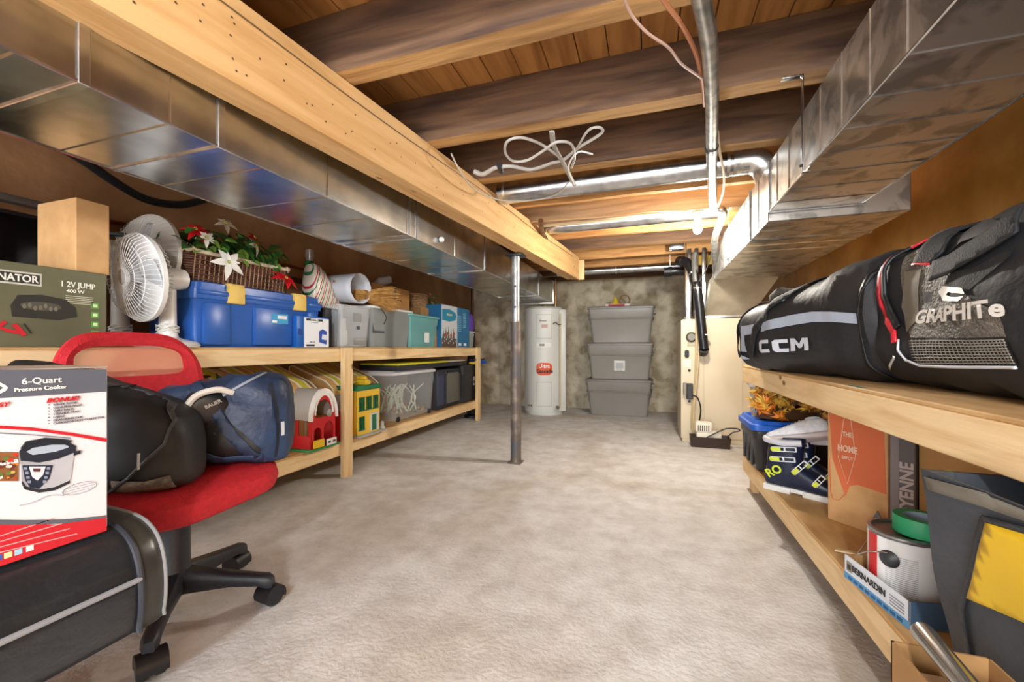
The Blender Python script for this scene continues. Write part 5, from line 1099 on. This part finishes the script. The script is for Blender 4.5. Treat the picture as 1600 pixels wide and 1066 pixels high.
strapm = mat('black_webbing', '141518', '1c1e22', rough=.7, scale=60, bump=.2, bscale=200)
bagpatch([(1262, 423), (1240, 445), (1215, 475), (1196, 500), (1182, 530), (1174, 556)], strapm, 'carry_strap', .008, .004, .045)
bagpatch([(1145, 470), (1170, 463), (1195, 462), (1210, 470)], strapm, 'carry_strap', .012, .004, .03)
bagpatch([(1150, 470), (1143, 500), (1145, 535), (1155, 555)], strapm, 'carry_strap', .010, .004, .03)
bagpatch([(1372, 402), (1368, 430), (1358, 480), (1355, 530), (1358, 570), (1366, 590)], flat('0e0f11', .5), 'seam_piping', .006, .003, .012)
MB().soft([(-.1, .02, 0, .05, 0), (-.05, .1, -.02, .09, 0), (.03, .12, -.02, .10, 0), (.09, .07, -.02, .06, 0), (.11, .01, 0, .03, 0)], amp=.02, fs=10, seed=9, floor=-9, M=Matrix.Translation((.93, .02, .325))).build('crumpled_cloth', flat('4a4844', .8), t)
mb = MB(); mb.tube([(.10+.10*math.cos(a), .03+.02*math.sin(a), .452+.05*abs(math.sin(a))) for a in [PI*k/10 for k in range(11)]], .007, 8); mb.build('top_handle', flat('5a6880', .4), t)

ra = Vector((1.02, .55, RZ)); rz = R(91.5); root = tuple(ra)
t = thing('goalie_bag', 'open black and red hockey bag on right shelf nearest camera', 'bag', ra, rz)
body = MB().soft([(-.05, .2, .03, .38, 0), (0, .27, 0, .43, 0), (.3, .29, 0, .445, 0), (.6, .295, 0, .455, 0), (.9, .29, 0, .44, .0), (1.06, .285, 0.0, .425, 0), (1.13, .265, .01, .40, 0), (1.155, .2, .03, .36, 0), (1.16, .05, .1, .28, 0)], e=.5, amp=.024, fs=5, seed=16, seg=64).build('bag_body', bagm, t)
bv = bvh_of(body); Y0_ = .285
def GP(pp, m, nm, off=.003, th=0, width=None, cell=.015): return bagpatch(pp, m, nm, off, th, width, Y0_, cell)
gwv = mat('grey_weave', '4c4842', '6e675c', rough=.5, scale=8, bump=.5, bscale=120)
GP([(1412, 400), (1440, 372), (1470, 415), (1500, 440), (1560, 470), (1600, 485), (1600, 528), (1430, 528), (1415, 500)], gwv, 'carbon_panel', .002)
GP([(1420, 425), (1445, 420), (1440, 500), (1422, 520), (1412, 480)], flat('6a6458', .5), 'carbon_panel', .004)
# mesh pocket with woven grid
GP([(1432, 530), (1600, 526), (1600, 569), (1434, 568)], flat('24231f', .6), 'mesh_pocket', .003)
for q in range(9): GP([(1433, 533+q*4.2), (1515, 532+q*4.3), (1600, 530+q*4.5)], flat('8a857a', .5), 'mesh_cord', .006, .0015, .0022)
for q in range(26): GP([(1438+q*6.4, 531), (1438+q*6.4, 568)], flat('6a655c', .5), 'mesh_cord', .006, .0015, .0016)
GP([(1412, 531), (1414, 548), (1422, 562), (1438, 570), (1520, 572), (1600, 573)], flat('d0d4dc', .4), 'white_piping', .006, .004, .006)
redz = flat('c42430', .4)
GP([(1428, 362), (1405, 368), (1394, 382), (1388, 405), (1384, 430), (1383, 460), (1388, 485), (1400, 505), (1408, 520), (1410, 536)], redz, 'red_zip', .010, .006, .017)
GP([(1434, 362), (1412, 374), (1402, 392), (1394, 430), (1394, 460), (1402, 490), (1412, 512)], flat('101114', .5), 'zip_lip', .006, .010, .020)
GP([(1436, 352), (1425, 358), (1418, 372), (1414, 392)], redz, 'red_zip', .010, .006, .010)
GP([(1437, 355), (1465, 350), (1478, 395), (1462, 415), (1437, 412)], strapm, 'strap_tab', .012, .006); GP([(1438, 412), (1466, 412), (1466, 416), (1438, 415.5)], redz, 'red_stitch', .019, .001)
GP([(1610, 345), (1560, 380), (1500, 415), (1470, 425)], strapm, 'carry_strap', .014, .006, .05); GP([(1475, 410), (1495, 380), (1550, 362), (1600, 372), (1600, 350), (1530, 345), (1475, 352)], flat('0c0f18', .6), 'bag_opening', .006)
GP([(1478, 470), (1530, 468), (1600, 400), (1600, 385), (1540, 420), (1500, 425)], strapm, 'lower_flap', .006)
lg = flat('d0ccc4', .4)
GP([(1482, 456), (1492, 447), (1535, 450), (1545, 460), (1505, 456), (1502, 461), (1528, 465), (1545, 463), (1538, 471), (1496, 470)], lg, 'logo_mark', .010)
o_ = H(1513, 490, Y0_); textwrap('GRAPHITe', .050, flat('dcd8d0', .4), t, bv, (-o_[0], Y0_, o_[1]), (-1, 0, 0), (0, 0, 1), (0, -1, 0), bold=.035, shear=.15, sx=1.45, off=.010)
GP([(1396, 575), (1408, 560), (1410, 556)], flat('b8b8b4', .3, .5), 'zip_pull', .012, .003, .006)

# ================= RIGHT LOWER SHELF =================
t = tote('lidded_bin', 'black bin with bright blue lid on the lower right shelf', (.80, 2.93, RL), .46, .40, .25, flat('2a2728', .4), flat('1a5cc0', .35), taper=.88, cat='bin', lidh=.045)
for k in range(3): MB().box(-.222, -.205, -.12+.10*k, -.09+.10*k, .02, .2, .006).build('moulded_rib', flat('2a2728', .4), t)
zt = RL+.25+.045
t = thing('autumn_leaves', 'pile of orange and yellow artificial maple leaves on blue lid', 'leaves', (.80, 2.90, zt)); random.seed(14)
def maple(mb, o, d, n, s):
    o, d, n = Vector(o), Vector(d).normalized(), Vector(n).normalized(); n = (n-d*n.dot(d)).normalized(); u = d.cross(n); prev = []
    R_ = [(0, .05), (14, .55), (28, .28), (42, .85), (58, .42), (75, .8), (82, .5), (90, 1.05), (98, .5), (105, .8), (122, .42), (138, .85), (152, .28), (166, .55), (180, .05)]
    c = mb.bm.verts.new(o+d*s*.15-n*s*.08); V = [mb.bm.verts.new(o+u*math.cos(R(a))*r*s*.8+d*math.sin(R(a))*r*s+n*s*.12*math.sin(a*.1)) for a, r in R_]
    for a, b in zip(V, V[1:]): mb.bm.faces.new((c, a, b))
mats3 = [(MB(), mat('leaf_orange', 'c86a18', 'e8942c', rough=.55, scale=20)), (MB(), mat('leaf_yellow', 'e0a830', 'f0cc60', rough=.55, scale=20)), (MB(), mat('leaf_brown', '4a3426', '7a5838', rough=.7, scale=20))]
for k in range(330):
    x = random.uniform(-.18, .36); y = random.uniform(-.24, .18); hz = .26*math.exp(-((x-.03)/.36)**2)*math.exp(-((y-.02)/.32)**2); z = random.uniform(.0, 1)**.5*hz+.012
    w3 = 2 if (x > .12 or random.random() < .1) else (1 if x < .02 and random.random() < .6 else 0 if random.random() < .65 else 1)
    maple(mats3[w3][0], (x, y, max(z, .012)), (random.uniform(-1, .5), random.uniform(-1, 1), random.uniform(-.5, .8)), (-.5+random.uniform(-.6, .6), -.7+random.uniform(-.6, .6), .6), random.uniform(.055, .095))
for (b_, m_), nm in zip(mats3, ('orange_leaf', 'yellow_leaf', 'brown_leaf')): b_.build(nm, m_, t)['kind'] = 'stuff'
MB().soft([(-.16, .05, 0, .03, 0), (-.1, .10, 0, .06, 0), (.05, .12, 0, .08, 0), (.15, .06, 0, .04, 0)], amp=.02, fs=12, seed=20).build('garland_core', flat('5a3a20', .9), t)
t = thing('cotton_pack', 'clear and white plastic pack beside the autumn leaves', 'pack', (.70, 3.06, zt+.005)); MB().box(-.07, .16, -.05, .05, 0, .19, .02).build('pack_body', mat('frosty_pack', 'd0ccc4', rough=.3, alpha=.8), t); MB().soft([(-.09, .03, .18, .2, 0), (-.05, .06, .17, .24, 0), (.05, .07, .17, .25, 0), (.15, .05, .17, .22, 0), (.17, .02, .18, .2, 0)], amp=.01, fs=12, seed=23, floor=.1).build('white_top', flat('e2e0dc', .6), t); MB().box(-.04, .06, -.053, -.048, .07, .11).build('printed_label', flat('3a3634'), t)

def ski_boot(loc, rz, label):
    t = thing('ski_boot', label, 'ski boot', loc, rz, 'pair of ski boots'); nb = mat('navy_shell', '111a30', '16213c', rough=.35, scale=4)
    mb = MB(); rings = []
    for x, w_, z0_, z1_ in ((-.005, .030, .03, .10), (.01, .042, .025, .19), (.05, .046, .025, .20), (.10, .046, .025, .19), (.16, .047, .025, .135), (.22, .05, .025, .105), (.27, .046, .025, .085), (.30, .03, .028, .065), (.306, .012, .03, .05)):
        rings.append([Vector((x, w_*math.copysign(abs(math.cos(a))**.7, math.cos(a)), (z0_+z1_)/2+(z1_-z0_)/2*math.copysign(abs(math.sin(a))**.7, math.sin(a)))) for a in [2*PI*k/24 for k in range(24)]])
    mb.loft(rings).build('shell', nb, t)
    mb = MB(); rings = []
    for z, cx, hx, hw in ((.10, .075, .075, .049), (.15, .075, .078, .053), (.20, .078, .078, .054), (.25, .085, .076, .055), (.28, .092, .074, .054), (.282, .092, .062, .044), (.24, .086, .06, .042)):
        rings.append([Vector((cx+hx*math.cos(a), hw*math.copysign(abs(math.sin(a))**.8, math.sin(a)), z+.2*hx*math.cos(a)*(z-.1))) for a in [2*PI*k/24 for k in range(24)]])
    mb.loft(rings).build('cuff', nb, t)
    mb = MB(); mb.box(-.012, .11, -.042, .042, 0, .03, .006); mb.box(.16, .315, -.04, .04, 0, .03, .006); mb.box(.10, .17, -.034, .034, .01, .03, .004); mb.build('white_sole', flat('dcdcd8', .4), t)
    lime = flat('c8d83a', .4); wb = flat('dfe2e4', .4)
    for (x, z, an, L_) in ((.035, .215, 8, .11), (.03, .165, 8, .11), (.13, .115, 50, .085), (.215, .075, 55, .065)):
        Q = Matrix.Translation((x, -.055, z)) @ Matrix.Rotation(R(-an), 4, 'Y'); b = MB()
        b.box(0, L_, -.006, .002, .008, .012, .001, M=Q); b.box(0, L_, -.006, .002, -.012, -.008, .001, M=Q); b.box(0, .006, -.006, .002, -.012, .012, .001, M=Q); b.box(L_-.006, L_, -.006, .002, -.012, .012, .001, M=Q); b.box(L_*.5, L_*.56, -.006, .002, -.01, .01, .001, M=Q)
        bu = b.build('buckle', wb, t); b = MB(); b.box(-.004, L_*.38, -.009, -.003, -.009, .009, .003, M=Q); b.build('buckle_lever', lime, bu)
    MB().tube([(.0, -.03, .262), (.02, -.058, .258), (.09, -.06, .255), (.16, -.045, .262)], .016, 8, sm=4, flatn=1).build('power_strap', flat('c4c4ca', .5), t)
    text('RO', .055, lime, t, (.045, -.0585, .105), (R(90), R(-35), 0), bold=.03); return t
bz = math.atan2(-.16, .24)
bt_ = ski_boot((.585, 2.455, RL), bz, 'navy ski boot with lime buckles nearest the aisle on lower shelf')
dup(bt_, (.67, 2.575, RL), 'second navy ski boot standing behind the nearest one')
def sneaker(loc, rz, label, tilt=0):
    t = thing('sneaker', label, 'shoe', loc, rz, 'white sneakers'); sm_ = mat('white_knit', 'cfd0d4', 'dedee0', rough=.8, scale=60, bump=.2, bscale=160)
    MB().soft([(-.13, .02, .02, .06, 0), (-.12, .034, .015, .10, 0), (-.07, .038, .015, .105, 0), (-.02, .038, .015, .095, 0), (.04, .042, .015, .075, 0), (.09, .044, .015, .058, 0), (.125, .035, .018, .045, 0), (.14, .01, .02, .035, 0)], e=.8, amp=.003, seed=30).build('knit_upper', sm_, t)
    MB().soft([(-.135, .02, .0, .03, 0), (-.12, .036, 0, .034, 0), (-.03, .038, 0, .028, 0), (.06, .045, 0, .024, 0), (.12, .038, .004, .026, 0), (.145, .012, .01, .022, 0)], e=.6, amp=.001, seed=31).build('foam_sole', flat('c4b8b4', .5), t)
    MB().lathe([(.030, .098), (.036, .102), (.034, .106), (.027, .10)], at=(-.075, 0, 0), seg=16).build('collar_opening', flat('b8babf', .6), t)
    mb = MB()
    for k in range(5): mb.tube([(-.02+.017*k, -.016, .097-.006*k), (-.015+.017*k, 0, .101-.006*k), (-.02+.017*k, .016, .097-.006*k)], .0025, 5)
    mb.build('laces', white, t); return t
sn = sneaker((.70, 2.38, RL+.265), R(150), 'white knit sneaker on the near ski boot, toe pointing left'); sn.rotation_euler = (R(30), R(12), R(165))
d = dup(sn, (.86, 2.40, RL+.26), 'pale sneaker lying right of the first, near the orange box'); d.rotation_euler = (R(-20), R(10), R(120))

def rbox(name, label, p0, p1, depth, H_, m, cat='box', bev=.003):
    p0, p1 = Vector((p0[0], p0[1], 0)), Vector((p1[0], p1[1], 0)); rz = math.atan2((p1-p0).y, (p1-p0).x); Wd = (p1-p0).length
    t = thing(name, label, cat, (p0.x, p0.y, RL), rz); MB().box(0, Wd, 0, depth, 0, H_, bev, seg=1).build('box_body', m, t); return t, Wd
t, Wd = rbox('moving_box', 'cardboard moving box with large orange printed front on lower shelf', (.715, 2.085), (.85, 1.925), .24, .47, card); H_ = .47
orp = flat('c9663c', .65)
MB().prism([(.006, .46), (Wd-.012, .46), (Wd-.004, .17), (Wd*.55, .178), (Wd*.40, .165), (Wd*.33, .12), (Wd*.25, .16), (.02, .26)], -.0015, 0, 'Y').build('orange_print', orp, t)
q = lambda u, v: (u, v)
MB().prism(band([(.008, .26), (.012, .12), (Wd*.1, .09), (Wd*.22, .095), (Wd*.33, .13)], .003), -.0016, 0, 'Y').build('orange_line', orp, t)
MB().prism(band([(Wd*.2, .27), (Wd*.36, .17), (Wd*.5, .29), (Wd*.42, .43), (Wd*.36, .45), (Wd*.30, .43), (Wd*.2, .27)], .002), -.0022, -.0015, 'Y').build('logo_outline', flat('d8b8a0'), t)
for s_t, z_, sz in (('THE', .37, .026), ('HOME', .31, .036), ('DEPOT', .275, .018)): text(s_t, sz, flat('dcbca4'), t, (Wd*.36, -.0022, z_), '-Y', bold=.03, sx=.7)
t, Wd = rbox('grey_carton', 'narrow dark grey carton with sideways lettering beside orange box', (.857, 1.925), (.912, 1.882), .30, .46, flat('5a5452', .7)); MB().box(Wd*.02, Wd*.36, -.001, 0, .0, .455).build('light_strip', flat('7a7270', .7), t)
text('CHEYENNE', .052, flat('a89a94'), t, (Wd*.70, -.0022, .17), (R(90), R(-90), 0), bold=.03)
t, Wd = rbox('cardboard_box', 'plain brown cardboard box at the back of lower right shelf', (.93, 1.90), (1.12, 1.52), .16, .45, mat('cardboard_tan', 'a87c46', 'b88a52', rough=.8, scale=6))
# paint can
t = thing('paint_can', 'white gallon paint can with red stripe and grey ear', 'paint can', (.705, 1.50, RL+.004), R(0)); r = .083; 
MB().lathe([(0, 0), (r, 0), (r+.002, .004), (r, .008), (r, .18), (r+.003, .184), (r+.003, .190), (r-.006, .192), (r-.008, .184), (0, .184)], seg=48).build('can_body', flat('9a9a9a', .3, .8), t)
def arc(t, a0, a1, z0, z1, m, nm, rr): 
    mb = MB(); n = 60; A = [R(a0+(a1-a0)*k/n) for k in range(n+1)]; rr += .0015; rows = []
    for q, z in ((rr-.001, z0), (rr, z0), (rr, z1), (rr-.001, z1)): rows.append([Vector((q*math.cos(a), q*math.sin(a), z)) for a in A])
    mb.loft(rows, closed=False); return mb.build(nm, m, t)
arc(t, 90, 460, .006, .178, flat('e0e0de', .5), 'paper_label', r); arc(t, 176, 200, .006, .178, flat('c82c2c', .5), 'red_stripe', r+.001)
for k in range(22): arc(t, 215, 262, .02+.0055*k, .0215+.0055*k, flat('a8a8a8'), 'text_line', r+.001)
av = R(222); P = Vector((r*math.cos(av), r*math.sin(av), .125)); MB().lathe([(0, 0), (.022, 0), (.024, .004), (.012, .012), (0, .014)], seg=18, M=Matrix.Translation(P) @ Matrix.Rotation(av, 4, 'Z') @ Matrix.Rotation(R(90), 4, 'Y')).build('handle_ear', flat('2e3236', .4), t)
MB().tube([P*1.15, P*1.25+Vector((-.03, .02, -.02)), P*1.1+Vector((-.05, .05, -.03)), Vector((-.10, .03, .10)), Vector((-.05, .1, .11))], .002, 6, sm=4).build('wire_handle', galvp, t)
t = thing('green_tape', 'roll of green painter tape lying on the paint can lid', 'tape', (.735, 1.485, RL+.196)); MB().lathe([(.040, 0), (.062, 0), (.063, .002), (.063, .046), (.062, .048), (.040, .048), (.040, 0)], seg=40).build('tape_roll', flat('2fa06c', .5), t); MB().lathe([(.037, .001), (.040, .001), (.040, .047), (.037, .047), (.037, .001)], seg=30).build('paper_core', flat('9ab0c4', .6), t)
# jar tray
p0, p1 = (.585, 1.575), (.632, 1.33)
t, Wd = (lambda: None, 0) if False else (thing('jar_tray', 'low open blue and white cardboard tray in front of paint can', 'tray', (p0[0], p0[1], RL), math.atan2(p1[1]-p0[1], p1[0]-p0[0])), .25)
bw_ = flat('d8dee4', .5)
MB().box(0, .25, 0, .003, 0, .072).build('tray_wall', bw_, t); MB().box(0, .25, .215, .218, 0, .072).build('tray_wall', cardd, t); MB().box(0, .003, 0, .218, 0, .072).build('tray_wall', cardd, t); MB().box(.247, .25, 0, .218, 0, .072).build('tray_wall', flat('3d566e'), t); MB().box(0, .25, 0, .218, 0, .003).build('tray_floor', cardd, t)
MB().box(-.0, .25, -.001, 0, 0, .02).build('blue_band', flat('5a9ac8'), t); MB().box(.012, .035, -.0012, 0, .028, .058).build('printed_jar', flat('8a8478'), t); MB().box(.016, .031, -.0018, -.001, .034, .050).build('printed_jar', flat('3a3430'), t)
text('BERNARDIN', .026, flat('2e2a2a'), t, (.105, -.002, .045), '-Y', bold=.02, sx=.95)
for k in range(4): MB().box(.185, .235, -.0012, 0, .028+.008*k, .031+.008*k).build('text_line', flat('8a8e94'), t)
for k in range(9): MB().box(.02+.024*k, .038+.024*k, -.0018, -.001, .005, .014).build('blue_mark', flat('2a5a88'), t)
t = thing('wood_shim', 'thin pale wood shim leaning between boxes and paint can', 'shim', (.70, 1.70, RL), R(-40)); MB().box(-.09, .09, -.014, .014, .0, .006, .001, M=Matrix.Rotation(R(-10), 4, 'Y') @ Matrix.Translation((0, 0, .02))).build('shim_body', flat('d8c498', .6), t)
t = thing('putty_knife', 'grey metal scraper blade leaning on the orange box', 'scraper', (.80, 1.88, RL), R(-50)); MB().prism([(-.012, 0), (.012, 0), (.02, .08), (.0, .12), (-.014, .09)], -.002, .002, 'Y').build('blade', flat('6a6a6c', .3, .8), t)

# tool bag
t = thing('tool_bag', 'dark grey tool tote with bright yellow patch on right shelf', 'bag', (.78, .80, RL)); tb_ = mat('charcoal_canvas', '2e3238', '3b4048', rough=.55, scale=7, bump=.35, bscale=14, detail=6)
top = [(-.25, .275, .47), (-.215, .02, .475), (-.20, -.45, .475), (.17, -.45, .48), (.17, .275, .475)]
def ringz(k, dx=0):   # outline at height fraction k
    pts = [((-.125-.125*k), .40-.125*k), ((-.13-.10*k), .15), ((-.13-.085*k), -.1), ((-.13-.07*k), -.5), (.18, -.5), (.18, .0), (.18, .38-.11*k)]
    o = []
    for i, (x, y) in enumerate(pts): 
        a = Vector((x, y, .475*k)); b = Vector((*pts[(i+1) % len(pts)], .475*k))
        for q in range(5): 
            p = a.lerp(b, q/5); n = noise.noise(Vector((1.3, p.y*4, p.z*4))); n2 = noise.noise(Vector((p.y*14, p.z*5, 3))); f = math.sin(PI*min(1, max(0, k)))
            o.append(Vector((p.x+(n*.012)*f*(-1 if i < 4 else 1), p.y+n*.010*f, p.z)))
    return o
rings = [ringz(k/12) for k in range(13)]; ctr = sum(rings[-1], Vector())/len(rings[-1]); rings += [[ctr+(p-ctr)*.965 for p in rings[-1]]]+[[Vector((ctr.x+(p.x-ctr.x)*.72, ctr.y+(p.y-ctr.y)*.84, p.z-.14)) for p in rings[-1]]]
body = MB().loft(rings).build('bag_body', tb_, t); bv = bvh_of(body); rtb = (.78, .80, RL)
def TP(pp, m, nm, off=.002, th=0, width=None):
    q = []
    for a, b in pp:
        d = atF(a, b, 1); t_ = .51/(d.x+.2*(d.z-EYE)); v = Vector((0, min(d.y*t_, 1.125), EYE+(d.z-EYE)*t_))
        q.append((-(v.y-.80), v.z-RL))
    q = band(q, width) if width else q; return patch(nm, q, m, t, bv, (-.22, 0, 0), (0, -1, 0), (0, 0, 1), (1, 0, 0), off, .02, th)
TP([(1437, 742), (1500, 765), (1560, 785), (1620, 805)], flat('6a655a', .6), 'top_hem', .003, .002, .026)
TP([(1562, 818), (1640, 842), (1640, 985), (1532, 937)], flat('e0b818', .5), 'yellow_patch', .007, .002)
TP([(1556, 812), (1540, 880), (1522, 950), (1503, 1040)], flat('23272c', .5), 'seam_binding', .004, .003, .012)
TP([(1556, 812), (1640, 838)], flat('2a2e33', .5), 'seam_binding', .005, .003, .012)
p = atF(1484, 738, .98); MB().tube([p-Vector(rtb)+Vector((.03, .02, -.16)), p-Vector(rtb)+Vector((0, 0, .0))], .013, 12).build('yellow_handle', flat('d8d820', .4), t)
t = thing('cordless_tool', 'black and yellow power tool poking out of the tool tote', 'tool', (.80, .98, RL+.34)); MB().box(-.12, .12, -.07, .05, 0, .20, .02).build('tool_case', flat('1a1c1c', .5), t); mb = MB(); mb.tube([(-.09, -.075, .15), (-.03, -.085, .165), (.05, -.08, .16), (.09, -.075, .15)], .006, 8, sm=4); mb.build('lime_cord', flat('a8b82a'), t)
t = thing('manual', 'grey white booklet lying on top inside the tool tote', 'booklet', (.74, .80, RL+.455), R(-6)); MB().box(-.09, .13, -.16, .10, .0, .022, .002, M=Matrix.Rotation(R(-8), 4, 'X') @ Matrix.Rotation(R(5), 4, 'Y')).build('booklet_body', flat('a8a69e', .5), t)

# on the floor by the near end of right shelf
t = thing('open_carton', 'open cardboard carton on floor by the near right shelf', 'box', (.51, .68, 0)); a = .072; b = .30; Hc = .39
for q in ((-a, -a+.004, -b, b), (a-.004, a, -b, b), (-a, a, -b, -b+.004), (-a, a, b-.004, b)): MB().box(*q, 0, Hc).build('carton_wall', cardd, t)
MB().box(-a, a, -b, b, 0, .004).build('carton_floor', cardd, t); MB().box(-a+.02, a-.005, -b+.03, b-.05, Hc-.03, Hc-.02).build('inner_board', flat('8a6a48', .6), t)
p0, p1 = atF(1443, 990, .74), atF(1545, 1110, .60)
t = thing('metal_tube', 'shiny metal tube handle leaning on the open carton', 'tube', (p1.x, p1.y, 0)); v0 = p0-Vector((p1.x, p1.y, 0)); v1 = p1-Vector((p1.x, p1.y, 0))
MB().tube([Vector((v1.x+.02, v1.y-.12, 0.0)), v1, v0, v0+(v0-v1)*.05], [.018, .018, .018, .016], 20).build('tube_body', flat('b8b8b6', .2, .9), t)

# ================= extra text on the fan box etc. done; finish =================
